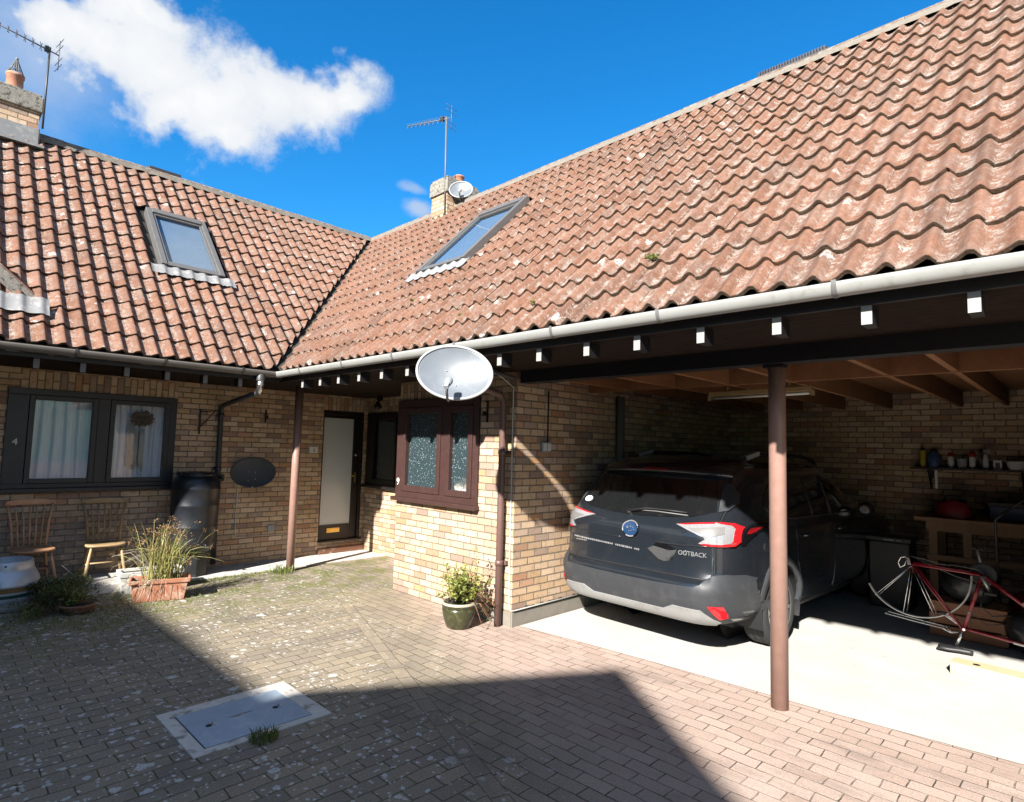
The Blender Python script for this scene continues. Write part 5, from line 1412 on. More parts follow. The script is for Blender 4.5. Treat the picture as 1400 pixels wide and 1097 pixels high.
# terracotta trough with dry sedge
TL = (-3.44, -2.33, 0); TZ = R_(74)
tr = thing('planter_trough', TL, 'terracotta trough of seeding sedge at the edge of the shade', 'planter', rz=TZ)
m = MB(); L, W, H = .29, .135, .25
def frust(m, L0, W0, z0, L1, W1, z1, mat):
    v = [(-L0, -W0, z0), (L0, -W0, z0), (L0, W0, z0), (-L0, W0, z0), (-L1, -W1, z1), (L1, -W1, z1), (L1, W1, z1), (-L1, W1, z1)]
    m.add(v, [[0, 3, 2, 1], [4, 5, 6, 7], [0, 1, 5, 4], [1, 2, 6, 5], [2, 3, 7, 6], [3, 0, 4, 7]], None, mat)
v = []
for (a, b, z) in ((L*.86, W*.84, 0), (L*.97, W*.97, H-.05), (L*1.05, W*1.08, H-.05), (L*1.07, W*1.10, H), (L*.98, W*.98, H), (L*.96, W*.94, H-.05)):
    v += [(-a, -b, z), (a, -b, z), (a, b, z), (-a, b, z)]
m.add(v, [[4*i+k, 4*i+(k+1) % 4, 4*i+4+(k+1) % 4, 4*i+4+k] for i in range(5) for k in range(4)]+[[3, 2, 1, 0]], None, 'terracotta'); m.build('trough', parent=tr, world=False, bevel=.006)
m = MB(); frust(m, L*.9, W*.9, H-.07, L*.95, W*.93, H-.045, 'soil'); m.build('soil', parent=tr, world=False)
m = MB(); hd = MB(); rs = random.Random(5)
for i in range(170):
    b = Vector((rs.gauss(.03, .085), rs.gauss(.0, .045), H-.05)); a = rs.uniform(0, 2*math.pi); sp = abs(rs.gauss(0, .26)); h = rs.uniform(.34, .74)*(1-.35*min(sp, .6))
    tip = b+Vector((sp*math.cos(a)*1.1, sp*math.sin(a), h)); mid = b.lerp(tip, .5)+Vector((0, 0, .05+.12*sp))
    if sp > .4: tip.z -= .12
    m.blade([b, b.lerp(mid, .55), mid, mid.lerp(tip, .55)+Vector((0, 0, .02)), tip], rs.uniform(.006, .011), i, 'sedge_leaf')
    if rs.random() < .42:
        for q in range(11): 
            d = Vector((rs.gauss(0, 1), rs.gauss(0, 1), rs.gauss(.2, .8))); hd.leaf(tip+d.normalized()*rs.uniform(0, .025), d, (rs.gauss(0, 1), rs.gauss(0, 1), 1), rs.uniform(.018, .038), .010, i*11+q, 'sedge_head')
m.build('foliage', parent=tr, world=False); tag(hd.build('seed_heads', parent=tr, world=False), kind='stuff')
m = MB()
for i in range(60):
    b = Vector((rs.uniform(-.30, .05), rs.choice((-.14, .14))+rs.gauss(0, .02), H-.02)); d = Vector((rs.gauss(-.1, .12), math.copysign(rs.uniform(.02, .12), b.y), -rs.uniform(.05, .22)))
    m.blade([b, b+Vector((d.x*.4, d.y*.8, .03)), b+d*.7, b+d], .006, i, 'straw')
for i in range(26):
    a = rs.uniform(2.4, 4.2); b = Vector((-.05, 0, H-.03)); L_ = rs.uniform(.25, .5); e = b+Vector((L_*math.cos(a), L_*math.sin(a)*.5, rs.uniform(.15, .5))); mid = b.lerp(e, .6)+Vector((0, 0, .15))
    m.blade([b, b.lerp(mid, .5)+Vector((0, 0, .04)), mid, e, e+Vector((-.05, 0, -.14))], .005, i, 'straw')
m.build('dead_stems', parent=tr, world=False)

# weathered pale trough behind it
wt = thing('stone_trough', (-4.02, -2.28, 0), 'weathered white stone trough standing behind the terracotta trough', 'planter', rz=R_(84))
m = MB(); v = []; L, W, H = .33, .15, .25
for (a, b, z) in ((L*.93, W*.9, .0), (L, W, H-.06), (L*1.04, W*1.06, H-.055), (L*1.04, W*1.06, H), (L*.92, W*.80, H), (L*.90, W*.78, H-.035)):
    v += [(-a, -b, z), (a, -b, z), (a, b, z), (-a, b, z)]
m.add(v, [[4*i+k, 4*i+(k+1) % 4, 4*i+4+(k+1) % 4, 4*i+4+k] for i in range(5) for k in range(4)], None, 'old_stone'); m.build('trough', parent=wt, world=False, bevel=.008)
m = MB(); frust(m, L*.9, W*.77, H-.06, L*.905, W*.78, H-.03, 'soil'); m.build('soil', parent=wt, world=False)

# shallow tilted bowl and the sprawling heather
bw = thing('plant_bowl', (-3.36, -3.12, 0), 'shallow terracotta bowl with a small green plant by the heather', 'planter')
m = MB(); m.lathe([(.001, .012), (.09, .0), (.11, .01), (.165, .075), (.175, .085), (.178, .098), (.166, .10), (.15, .08), (.10, .035), (.001, .03)], (-3.36, -3.12, 0), 32, 'terracotta_old'); m.build('bowl', parent=bw)
m = MB(); m.lathe([(.001, .07), (.10, .068), (.148, .06)], (-3.36, -3.12, 0), 20, 'soil'); m.build('soil', parent=bw)
def leafy(m, c, rad, n, L, W, mat, rs, squash=1.0, out=.8, droop=0.0):
    for i in range(n):
        d = Vector((rs.gauss(0, 1), rs.gauss(0, 1), rs.gauss(0, 1))).normalized(); r = rad*rs.random()**.45
        p = Vector(c)+Vector((d.x*r, d.y*r, d.z*r*squash))
        dd = (d*out+Vector((rs.gauss(0, .6), rs.gauss(0, .6), rs.gauss(.1-droop, .5))))
        m.leaf(p, dd, (rs.gauss(0, .5), rs.gauss(0, .5), 1), L*rs.uniform(.6, 1.25), W*rs.uniform(.7, 1.2), rs.randrange(4000), mat)
m = MB(); rs = random.Random(9)
leafy(m, (-3.40, -3.16, .15), .11, 170, .045, .022, 'leaf_grass', rs, .8); leafy(m, (-3.30, -3.02, .11), .06, 50, .035, .016, 'leaf_dark', rs, .7)
m.build('foliage', parent=bw)
he = thing('heather', (-3.8, -3.35, 0), 'low sprawling heather clump spilling over the paving beside the keg', 'shrub')
m = MB(); st = MB(); rs = random.Random(21)
for j in range(74):
    f = rs.random(); c = Vector((-3.30-.95*f+rs.gauss(0, .08), -3.52+.52*f+rs.gauss(0, .13), .03+.17*math.sin(math.pi*min(max(f*.9+.05, 0), 1))+rs.gauss(0, .045)))
    c.z = max(c.z, .02); leafy(m, c, .10, 95, .032, .012, 'leaf_dark' if rs.random() < .60 else 'leaf_grass', rs, .75)
    st.tube([(c.x+rs.gauss(0, .05), c.y+rs.gauss(0, .05), 0), (c.x, c.y, c.z), (c.x+rs.gauss(0, .06), c.y+rs.gauss(0, .06), c.z+.03)], .003, 4, 'terracotta_old')
m.build('foliage', parent=he); 
for j in range(9):
    x, y = -3.85+rs.gauss(0, .2), -3.15+rs.gauss(0, .12); st.tube([(x, y, .02), (x+rs.gauss(0, .06), y+rs.gauss(0, .06), .16), (x+rs.gauss(0, .14), y+rs.gauss(0, .14), rs.uniform(.22, .40))], .0035, 4, 'straw')
st.build('stems', parent=he)

# weeds: tufts of grass one can point to
def tuft(loc, n, r, h, label, mat='leaf_grass', seed=1):
    t = thing('grass_tuft', loc, label, 'grass tuft'); m = MB(); rs = random.Random(seed)
    for i in range(n):
        a = rs.uniform(0, 6.28); rr = r*math.sqrt(rs.random()); b = Vector(loc)+Vector((rr*math.cos(a), rr*math.sin(a), 0)); d = Vector((rs.gauss(0, .5), rs.gauss(0, .5), 1)); L = h*rs.uniform(.4, 1)
        e = b+Vector((d.x*L*.7, d.y*L*.7, L)); m.blade([b, b.lerp(e, .4)+Vector((0, 0, L*.12)), b.lerp(e, .75)+Vector((0, 0, L*.1)), e], .006, i, mat)
    m.build('blades', parent=t); return t
tuft((-3.93, -.63, .002), 150, .15, .13, 'tuft of grass growing at the foot of the left brown post', seed=2)
tuft((.62, -2.84, .002), 170, .085, .07, 'bright green weed growing along the edge of the manhole frame', seed=3)
m = MB(); rs = random.Random(33)
for i in range(1500):
    f = rs.random()
    if f < .45: x, y = -4.10+rs.gauss(0, .10), rs.uniform(-2.0, -.5)
    elif f < .75: x, y = -3.35+rs.gauss(0, .30), -2.45+rs.gauss(0, .35)
    else: x, y = -3.0+rs.gauss(0, .35), -3.2+rs.gauss(0, .4)
    if x < -4.14: continue
    b = Vector((x, y, 0)); L = rs.uniform(.012, .045); e = b+Vector((rs.gauss(0, .02), rs.gauss(0, .02), L)); m.blade([b, b.lerp(e, .5)+Vector((0, 0, .004)), e], .006, i, 'leaf_grass')
tag(m.build('weeds'), 'low green weeds and moss growing between the pavers', 'weeds', kind='stuff')

# glazed pot with a leggy shrub by the bay
PL = (-.37, -.40, 0)
ps = thing('potted_shrub', PL, 'yellow-green leggy shrub in a dark green glazed pot by the bay', 'potted plant')
m = MB(); m.lathe([(.001, .0), (.115, .0), (.13, .012), (.160, .10), (.174, .17), (.176, .20, 'glazed_green'), (.168, .205), (.176, .212), (.180, .24, 'glazed_rim'), (.178, .262, 'glazed_rim'), (.158, .262, 'glazed_rim'), (.154, .225)], PL, 40, 'glazed_green'); m.build('pot', parent=ps)
m = MB(); m.lathe([(.001, .232), (.157, .226)], PL, 24, 'soil'); m.build('soil', parent=ps)
m = MB(); st = MB(); rs = random.Random(14)
for j in range(60):
    a = rs.uniform(0, 6.28); e0 = Vector(PL)+Vector((rs.gauss(0, .05), rs.gauss(0, .05), .22)); R1 = rs.uniform(.05, .24); h = rs.uniform(.14, .46)*(1.15-.8*R1/.3)
    if j < 3: R1 = .1; h = .52+.05*j
    e1 = e0+Vector((R1*math.cos(a), R1*math.sin(a), h)); mid = e0.lerp(e1, .5)+Vector((rs.gauss(0, .02), rs.gauss(0, .02), .05))
    st.tube([e0, mid, e1], [.004, .003, .0015], 5, 'leaf_dark')
    for k in range(24 if j > 3 else 10):
        f = rs.uniform(.3, 1.05); p = e0.lerp(mid, f*2) if f < .5 else mid.lerp(e1, f*2-1)
        d = Vector((rs.gauss(0, 1), rs.gauss(0, 1), rs.gauss(.3, .6))); m.leaf(p+d.normalized()*.01, d, (rs.gauss(0, .6), rs.gauss(0, .6), 1), rs.uniform(.030, .052), rs.uniform(.020, .032), rs.randrange(4000), 'leaf_bright')
for j in range(10):
    a = rs.uniform(-.5, .9); e0 = Vector(PL)+Vector((.10, .04, .26)); e1 = e0+Vector((.22*math.cos(a), .16*math.sin(a)+.08, rs.uniform(-.22, .08))); mid = e0.lerp(e1, .5)+Vector((0, 0, .08)); st.tube([e0, mid, e1], [.004, .003, .002], 5, 'terracotta_old')
    for k in range(9): f = rs.random(); p = e0.lerp(mid, f*2) if f < .5 else mid.lerp(e1, f*2-1); d = Vector((rs.gauss(0, 1), rs.gauss(0, 1), rs.gauss(0, .6))); m.leaf(p, d, (rs.gauss(0, .6), rs.gauss(0, .6), 1), .034, .02, rs.randrange(4000), 'leaf_dark')
m.build('foliage', parent=ps); st.build('stems', parent=ps)

# manhole cover in its concrete surround
MC = (.215, -2.79, 0)
mh = thing('manhole_cover', MC, 'galvanised steel manhole cover set in a pale concrete frame', 'manhole cover')
m = MB(); x0, x1, y0, y1 = -.05, .505, -3.145, -2.468
m.box(-.165, x0-.006, -3.235, -2.352, -.03, .008, mat='manhole_concrete'); m.box(x1+.006, .575, -3.235, -2.352, -.03, .008, mat='manhole_concrete')
m.box(x0-.006, x1+.006, -3.235, y0-.006, -.03, .008, mat='manhole_concrete'); m.box(x0-.006, x1+.006, y1+.006, -2.352, -.03, .008, mat='manhole_concrete'); m.build('surround', parent=mh, bevel=.004)
m = MB(); m.box(x0-.0055, x1+.0055, y0-.0055, y1+.0055, -.03, .003, mat='black_metal'); m.build('seat_frame', parent=mh)
m = MB(); m.box(x0, x1, y0, y1, .0035, .0105, mat='galvanised')
m.build('cover', parent=mh, bevel=.002)
m = MB(); m.box(.19, .20, -2.90, -2.74, .0107, .0125, mat='steel'); m.box(.21, .22, -2.87, -2.82, .0107, .0125, mat='steel'); m.build('stamp', parent=mh)
for (x, y) in ((.225, -3.03), (.245, -2.60)):
    m = MB(); m.lathe([(.020, .0106), (.020, .0122), (.001, .0122)], (x, y, 0), 14, 'black_metal'); m.tube([(x-.018, y+.028, .011), (x-.012, y+.028, .022), (x+.012, y+.028, .022), (x+.018, y+.028, .011)], .0045, 6, 'steel'); m.build('lifting_eye', parent=mh)

# ================================================================== fixings on the walls
def basket_bracket(loc, out, label, n=.36):
    t = thing('basket_bracket', loc, label, 'bracket'); p = Vector(loc); o = Vector(out).normalized()
    m = MB(); m.box(*((p.x+.002, p.x+.012, p.y-.012, p.y+.012) if abs(o.x) > .5 else (p.x-.012, p.x+.012, p.y-.012, p.y-.002)), p.z-n, p.z, mat='black_metal')
    if n > .3: m.bar(p+o*.01+Vector((0, 0, -.04)), p+o*.26+Vector((0, 0, -.02)), .014, .012, 'black_metal'); m.bar(p+o*.012+Vector((0, 0, -.26)), p+o*.22+Vector((0, 0, -.03)), .010, .010, 'black_metal')
    else: m.bar(p+o*.01+Vector((0, 0, -n*.6)), p+o*.07+Vector((0, 0, -n*.6)), .03, .05, 'black_metal'); m.bar(p+o*.01+Vector((0, 0, -.02)), p+o*.05+Vector((0, 0, .0)), .012, .01, 'black_metal')
    m.build('arm', parent=t); return t
basket_bracket((WA, -1.555, 2.30), (.75, .65, 0), 'black V-shaped basket bracket between the left window and the downpipe', .36)
basket_bracket((WA, -.60, 2.345), (1, 0, 0), 'short black bracket above the dark satellite dish', .19)
basket_bracket((-.45, 0, 2.37), (0, -1, 0), 'slim black bracket on the bay wall beside the maroon window', .24)
sg = thing('door_sign', (WA, .225, 1.74), 'small white sign on the brick pier left of the front door', 'sign')
m = MB(); m.box(WA+.001, WA+.010, .155, .305, 1.685, 1.79, mat='sign_white'); m.build('plate', parent=sg, bevel=.003)
m = MB(); m.lathe([(.010, 0), (.001, .0015)], (WA+.0101, .235, 1.755), 12, 'ink', axis=(1, 0, 0)); m.add([(WA+.0113, .217, 1.712), (WA+.0113, .253, 1.712), (WA+.0113, .235, 1.75)], [[0, 1, 2]], None, 'ink'); m.build('pictogram', parent=sg)
sk = thing('wall_socket', (0, .455, 1.87), 'pale double switch box on the carport side wall', 'switch box')
m = MB(); m.box(.001, .035, .385, .535, 1.815, 1.93, mat='grey_plastic'); m.build('box', parent=sk, bevel=.006)
m = MB()
for y in (.395, .465): m.box(.036, .044, y, y+.06, 1.83, 1.915, mat='white_plastic')
m.build('cover', parent=sk, bevel=.003)
m = MB(); m.tube([(.012, .50, 1.93), (.012, .50, 2.5)], .008, 6, 'black_plastic'); m.build('conduit', parent=sk)
cb = thing('wall_cable', (-.03, -.01, 0), 'thin pale cable running down the corner of the carport wall', 'cable')
m = MB(); m.tube([(-.02, -.40, 2.62), (-.05, -.2, 2.60), (-.045, -.012, 2.50), (-.042, -.010, 1.2), (-.038, -.010, .40), (-.030, -.012, .22), (.0, -.012, .165), (.022, .03, .17), (.024, .35, .172), (.024, 1.5, .172)], .007, 7, 'cable'); m.build('cable', parent=cb)
m = MB()
for k in range(40): pass
pts = [(-.03+.06*math.cos(k*.7), -.30+.02*math.sin(k*.3), 2.63+.035*math.sin(k*.7)) for k in range(30)]; m.tube(pts, .006, 5, 'black_plastic'); m.build('coil', parent=cb)
la = thing('porch_lamp', (-4.45, 1.1, 2.6), 'small black lamp under the porch soffit above the recessed window', 'lamp')
m = MB(); m.lathe([(.001, .06), (.05, .06), (.055, .045), (.05, .0)], (-4.35, 1.12, 2.61), 14, 'black_metal'); m.tube([(-4.35, 1.12, 2.61), (-4.33, 1.05, 2.55)], .02, 8, 'black_metal'); m.build('body', parent=la)
m = MB(); m.lathe([(.02, .0), (.06, -.02), (.065, -.09), (.001, -.10)], (-4.33, 1.05, 2.55), 14, 'black_metal', axis=(.1, -.5, .8)); m.build('shade', parent=la)
ph = thing('wall_cable', (WA, -.9, 0), 'thin grey cable hanging below the dark satellite dish', 'cable')
m = MB(); m.tube([(WA+.05, -.93, 1.33), (WA+.012, -.965, 1.2), (WA+.010, -.97, .8), (WA+.010, -.965, .48), (WA+.010, -.94, .42)], .006, 6, 'cable'); m.tube([(WA+.010, -.94, .42), (WA+.010, -.3, .40), (WA+.010, -.1, .40)], .005, 6, 'cable'); m.build('cable', parent=ph)
so2 = thing('wall_vent', (WA, -.42, .5), 'small pale cable box low on the wall left of the brown post', 'vent')
m = MB(); m.box(WA+.001, WA+.02, -.47, -.37, .455, .555, mat='grey_plastic'); m.build('cover', parent=so2, bevel=.004)

# ================================================================== carport contents
fl = thing('strip_light', (1.95, 1.5, 2.45), 'fluorescent strip light hung under the carport joists', 'light fitting')
a = Vector((1.40, 1.585, 2.49)); b = Vector((2.50, 1.44, 2.49))
m = MB(); m.bar(a, b, .06, .05, 'fixture_gold'); m.build('housing', parent=fl, bevel=.006)
m = MB(); m.tube([a+Vector((.03, 0, -.043)), b+Vector((-.03, 0, -.043))], .014, 10, 'tube_white'); m.build('tube', parent=fl)
m = MB()
for q in (a, b): m.box(q.x-.015, q.x+.015, q.y-.02, q.y+.02, 2.425, 2.475, mat='fixture_gold')
for f in (.2, .8): q = a.lerp(b, f); m.box(q.x-.01, q.x+.01, q.y-.01, q.y+.01, 2.515, 2.56, mat='fixture_gold')
m.build('end_cap', parent=fl)

# upside-down red racing bicycle, front wheel end outside the picture
BK = Vector((3.36, 2.63, .005))
bk = thing('bicycle', BK, 'red racing bicycle standing upside down on its saddle with wheels off', 'bicycle')
YB = 2.65
def bp(x, z, dy=0.0): return Vector((x, YB+dy, z))
drop, bbk, stj, = (3.035, .80), (3.592, .775), (3.435, .232)
hd0, hd1 = (4.17, .33), (4.20, .17)
m = MB()
m.tube([bp(*stj), bp(*bbk)], .017, 12, 'bike_red'); m.tube([bp(*bbk), bp(*hd0)], .017, 12, 'bike_red'); m.tube([bp(stj[0], stj[1]+.02), bp(*hd1)], .0155, 12, 'bike_red')
m.tube([bp(4.155, .38), bp(4.21, .12)], .020, 12, 'bike_red')
for s in (-1, 1):
    m.tube([bp(*bbk, s*.03), bp(3.40, .785, s*.045), bp(*drop, s*.06)], [.012, .011, .008], 10, 'bike_red'); m.tube([bp(*stj, s*.016), bp(3.25, .50, s*.045), bp(*drop, s*.06)], [.009, .008, .007], 10, 'bike_red')
m.build('frame', parent=bk)
for a_, b_, r_, q_ in (((3.485, .40), (3.49, .42), .0185, 'white_paint'), ((3.52, .525), (3.565, .68), .0178, 'mower_red'), ((3.87, .566), (3.98, .481), .0177, 'sign_white'), ((3.80, .208), (3.93, .195), .0161, 'sign_white')):
    m = MB(); m.tube([bp(*a_), bp(*b_)], r_, 12, q_); m.build('decal', parent=bk)
m = MB(); m.tube([bp(stj[0]-.005, stj[1]), bp(3.375, .075)], .0125, 10, 'chrome'); m.tube([bp(3.44, .245, -.03), bp(3.43, .245, .03)], .012, 8, 'chrome'); m.build('seat_post', parent=bk)
m = MB(); V = []
for (x, w, zt) in ((3.235, .06, .05), (3.26, .075, .06), (3.32, .07, .055), (3.40, .035, .055), (3.47, .022, .05), (3.505, .016, .045)):
    for k in range(10): a = 2*math.pi*k/10; V.append((x, YB-.01+w*math.cos(a), .012+zt*.5+zt*.5*math.sin(a)*(1 if math.sin(a) > 0 else .75)))
m.add(V, [[10*i+k, 10*i+(k+1) % 10, 10*i+10+(k+1) % 10, 10*i+10+k] for i in range(5) for k in range(10)]+[list(range(10))[::-1], [50+k for k in range(10)]], None, 'black_plastic', True); m.build('saddle', parent=bk)
# mudguard round the missing back wheel
m = MB(); V = []; n = 40; cx, cz, r = 3.055, .735, .455
def mg(t): return cx+r*math.cos(t), cz+r*math.sin(t)
A0, A1 = R_(206), R_(362)
for i in range(n+1):
    t = A0+(A1-A0)*i/n; x, z = mg(t)
    for dy, dr in ((-.022, -.006), (-.012, .004), (0, .008), (.012, .004), (.022, -.006)): V.append((x+dr*math.cos(t), YB+dy, z+dr*math.sin(t)))
m.add(V, [[5*i+k, 5*i+k+1, 5*i+6+k, 5*i+5+k] for i in range(n) for k in range(4)], None, 'mudguard_white', True); m.build('mudguard', parent=bk)
for t in (R_(222), R_(258), R_(292)):
    for s in (-1, 1):
        x, z = mg(t); m = MB(); m.tube([bp(drop[0], drop[1]-.02, s*.055), bp(x+s*.012, z, s*.018)], .004, 6, 'chrome'); m.build('mudguard_stay', parent=bk)
# luggage carrier below
m = MB()
for s in (-1, 1):
    m.tube([bp(2.80, .27, s*.055), bp(3.05, .245, s*.055), bp(3.30, .225, s*.05)], .0055, 7, 'mudguard_white')
    m.tube([bp(3.28, .225, s*.05), bp(3.34, .19, s*.02), bp(3.40, .21, s*.012)], .005, 7, 'chrome')
for x in (2.80, 2.95, 3.12, 3.28): m.tube([bp(x, .27-.09*(x-2.8)-.0, -.055), bp(x, .27-.09*(x-2.8), .055)], .005, 6, 'mudguard_white')
m.build('carrier', parent=bk)
# cranks, chainring, derailleur and brakes
m = MB(); m.lathe([(.085, -.004), (.105, -.004), (.107, .0), (.105, .004), (.085, .004), (.05, .003), (.001, .003)], bp(*bbk, .05), 40, 'black_plastic', axis=(0, 1, 0)); m.lathe([(.080, -.003), (.095, -.003), (.095, .004), (.08, .004)], bp(*bbk, .062), 40, 'rubber', axis=(0, 1, 0)); m.lathe([(.018, -.06), (.02, .06)], bp(*bbk), 14, 'chrome', axis=(0, 1, 0)); m.build('chainring', parent=bk)
for (ex, ez, dy) in ((-.042, .225, .075), (.07, -.145, -.075)):
    m = MB(); c = bp(*bbk, dy); e = Vector((c.x+ex, c.y, c.z+ez)); m.tube([c, c.lerp(e, .5), e], [.019, .014, .013], 8, 'alloy'); m.build('crank', parent=bk)
    m = MB(); p = e+Vector((0, .045*(1 if dy > 0 else -1), 0)); m.bar(p-Vector((.045, 0, 0)), p+Vector((.045, 0, 0)), .07, .018, 'black_metal'); m.build('pedal', parent=bk)
m = MB(); d0 = bp(*drop); m.bar(d0+Vector((-.012, -.06, -.01)), d0+Vector((-.03, -.06, .06)), .012, .03, 'chrome'); m.lathe([(.02, -.006), (.02, .006)], d0+Vector((-.03, -.065, .07)), 12, 'chrome', axis=(0, 1, 0)); m.tube([d0+Vector((-.03, -.065, .07)), d0+Vector((-.085, -.065, .055)), d0+Vector((-.11, -.065, .0)), d0+Vector((-.09, -.065, -.045)), d0+Vector((-.055, -.065, -.02)), d0+Vector((-.035, -.065, .05))], .007, 7, 'chrome'); m.build('derailleur', parent=bk)
m = MB(); m.tube([bp(3.02, .875, -.03), bp(3.15, .86, -.05), bp(3.28, .83, -.04), bp(3.40, .835, -.03), bp(3.55, .825, -.03), bp(3.60, .80, -.03)], .0035, 6, 'pipe_grey'); m.tube([bp(3.05, .87, -.03), bp(3.25, .79, -.05), bp(3.40, .735, -.05), bp(3.52, .71, -.04)], .003, 6, 'pipe_grey'); m.tube([bp(3.50, .31, -.05), bp(3.50, .42, -.08), bp(3.62, .33, -.06), bp(3.75, .36, -.02)], .004, 6, 'black_plastic')
m.tube([bp(3.60, .62, -.04), bp(3.58, .5, -.08), bp(3.66, .42, -.07), bp(3.80, .45, -.03)], .006, 6, 'black_plastic'); m.build('cables', parent=bk)
m = MB(); m.tube([bp(3.39, .285, -.02), bp(3.33, .33, -.03), bp(3.28, .36, -.025)], .007, 6, 'chrome'); m.tube([bp(3.39, .285, .02), bp(3.33, .33, .03), bp(3.28, .36, .025)], .007, 6, 'chrome'); m.bar(bp(3.26, .365, -.03), bp(3.30, .37, -.03), .012, .016, 'rubber'); m.build('brake', parent=bk)
for s in (-1, 1):
    m = MB(); m.tube([bp(4.15, .40, s*.03), bp(4.16, .55, s*.045), bp(4.10, .73, s*.05)], [.013, .011, .007], 8, 'bike_red'); m.build('fork_blade', parent=bk)
m = MB(); m.tube([bp(4.21, .12), bp(4.24, .05), bp(4.33, .045)], .013, 8, 'chrome'); m.tube([bp(4.33, .045, -.2), bp(4.33, .045, .2)], .013, 8, 'black_plastic')
for s in (-1, 1): m.tube([bp(4.33, .045, s*.2), bp(4.41, .045, s*.21), bp(4.43, .10, s*.21), bp(4.38, .14, s*.21), bp(4.30, .14, s*.21)], .013, 8, 'black_plastic')
m.build('handlebar', parent=bk)

# pine board on the floor
pn = thing('timber_board', (4.0, 2.0, 0), 'pale pine timber board lying on the sunlit carport floor', 'timber', rz=R_(-4))
m = MB(); m.box(-.57, .9, -.10, .09, .006, .105, mat='pine_wood'); m.build('board', parent=pn, world=False, bevel=.004)
m = MB(); m.lathe([(.028, 0), (.001, .0015)], (-.40, -.01, .1055), 18, 'black_metal', axis=(0, 0, 1)); m.add([(-.5715, -.07, .03), (-.5715, -.02, .03), (-.5715, -.07, .085)], [[0, 1, 2]], None, 'black_metal'); m.build('bolt_hole', parent=pn, world=False)

# crates, bags and bins behind the bicycle
cr = thing('wooden_crate', (3.35, 3.32, 0), 'reddish wooden crate on the floor behind the bicycle mudguard', 'crate')
m = MB()
for z in (.03, .15, .27): m.box(3.08, 3.72, 3.16, 3.18, z, z+.10, mat='crate_wood'); m.box(3.08, 3.10, 3.185, 3.50, z, z+.10, mat='crate_wood'); m.box(3.08, 3.72, 3.505, 3.525, z, z+.10, mat='crate_wood'); m.box(3.70, 3.72, 3.185, 3.50, z, z+.10, mat='crate_wood')
m.build('slats', parent=cr)
m = MB()
for x in (3.105, 3.665):
    for y in (3.182, 3.47): m.box(x, x+.03, y, y+.03, .005, .37, mat='crate_wood')
m.box(3.105, 3.695, 3.185, 3.50, .01, .028, mat='crate_wood'); m.build('corner_posts', parent=cr)
def sack(loc, r, h, label, mat, seed, name='rubbish_sack', cat='sack'):
    t = thing(name, loc, label, cat); rs = np.random.RandomState(seed); m = MB(); n, q = 26, 12; V = []
    for i in range(q+1):
        f = i/q; prof = r*(math.sin(math.pi*min(f*.62+.16, 1))**.8)*(1 if f < .8 else 1-(f-.8)*3.6)
        for k in range(n):
            a = 2*math.pi*k/n; rr = prof*(1+.10*math.sin(3*a+f*4+seed)+.06*math.sin(7*a+f*9)+rs.normal(0, .02)); V.append((loc[0]+rr*math.cos(a), loc[1]+rr*math.sin(a)*.8, loc[2]+h*f+.006))
    m.add(V, [[i*n+k, i*n+(k+1) % n, (i+1)*n+(k+1) % n, (i+1)*n+k] for i in range(q) for k in range(n)]+[[k for k in range(n)][::-1], [q*n+k for k in range(n)]], None, mat, True); m.build('bag', parent=t)
    m = MB(); m.lathe([(r*.22, h*.98), (r*.10, h*1.02), (r*.2, h*1.09), (r*.05, h*1.10)], loc, 12, mat); m.build('tied_neck', parent=t); return t
sack((3.42, 3.335, .37), .24, .36, 'shiny black plastic sack sitting on top of the wooden crate', 'sack_black', 3)
sack((4.0, 3.15, .0), .28, .45, 'black plastic sack on the floor under the bicycle frame', 'sack_black', 8)
bn = thing('storage_bin', (2.45, 4.3, 0), 'black plastic bin with a pale lid strip beside the front of the car', 'bin')
m = MB(); m.box(2.30, 2.74, 4.08, 4.5, .006, .82, mat='black_plastic'); m.build('body', parent=bn, bevel=.02)
m = MB(); m.box(2.28, 2.76, 4.06, 4.52, .822, .87, mat='black_plastic'); m.box(2.47, 2.58, 4.052, 4.0585, .838, .85, mat='grey_plastic'); m.box(2.61, 2.66, 4.052, 4.0585, .838, .85, mat='grey_plastic'); m.build('lid', parent=bn, bevel=.008)
# mower
mw_ = thing('lawn_mower', (4.0, 3.75, 0), 'red lawn mower with a tall cranked handle behind the bicycle', 'lawn mower')
m = MB(); V = []
for z, a, b in ((.08, .46, .30), (.30, .46, .30), (.42, .42, .26), (.52, .30, .20), (.60, .18, .14)):
    for k in range(20): t = 2*math.pi*k/20; c, s = math.cos(t), math.sin(t); q = (abs(c)**4+abs(s)**4)**-.25; V.append((4.12+a*c*q, 3.75+b*s*q, z))
m.add(V, [[20*i+k, 20*i+(k+1) % 20, 20*i+20+(k+1) % 20, 20*i+20+k] for i in range(4) for k in range(20)]+[[80+k for k in range(20)]], None, 'mower_red', True); m.build('deck', parent=mw_)
m = MB(); m.lathe([(.001, .60), (.15, .60), (.16, .66), (.16, .76), (.12, .82), (.001, .83)], (4.12, 3.75, 0), 20, 'mower_red'); m.build('engine_cover', parent=mw_)
for (x, y) in ((3.70, 3.44), (4.52, 3.44), (3.70, 4.06), (4.52, 4.06)): m = MB(); m.lathe([(.05, -.03), (.10, -.03), (.105, 0), (.10, .03), (.05, .03), (.001, .02)], (x, y, .108), 18, 'rubber', axis=(0, 1, 0)); m.build('wheel', parent=mw_)
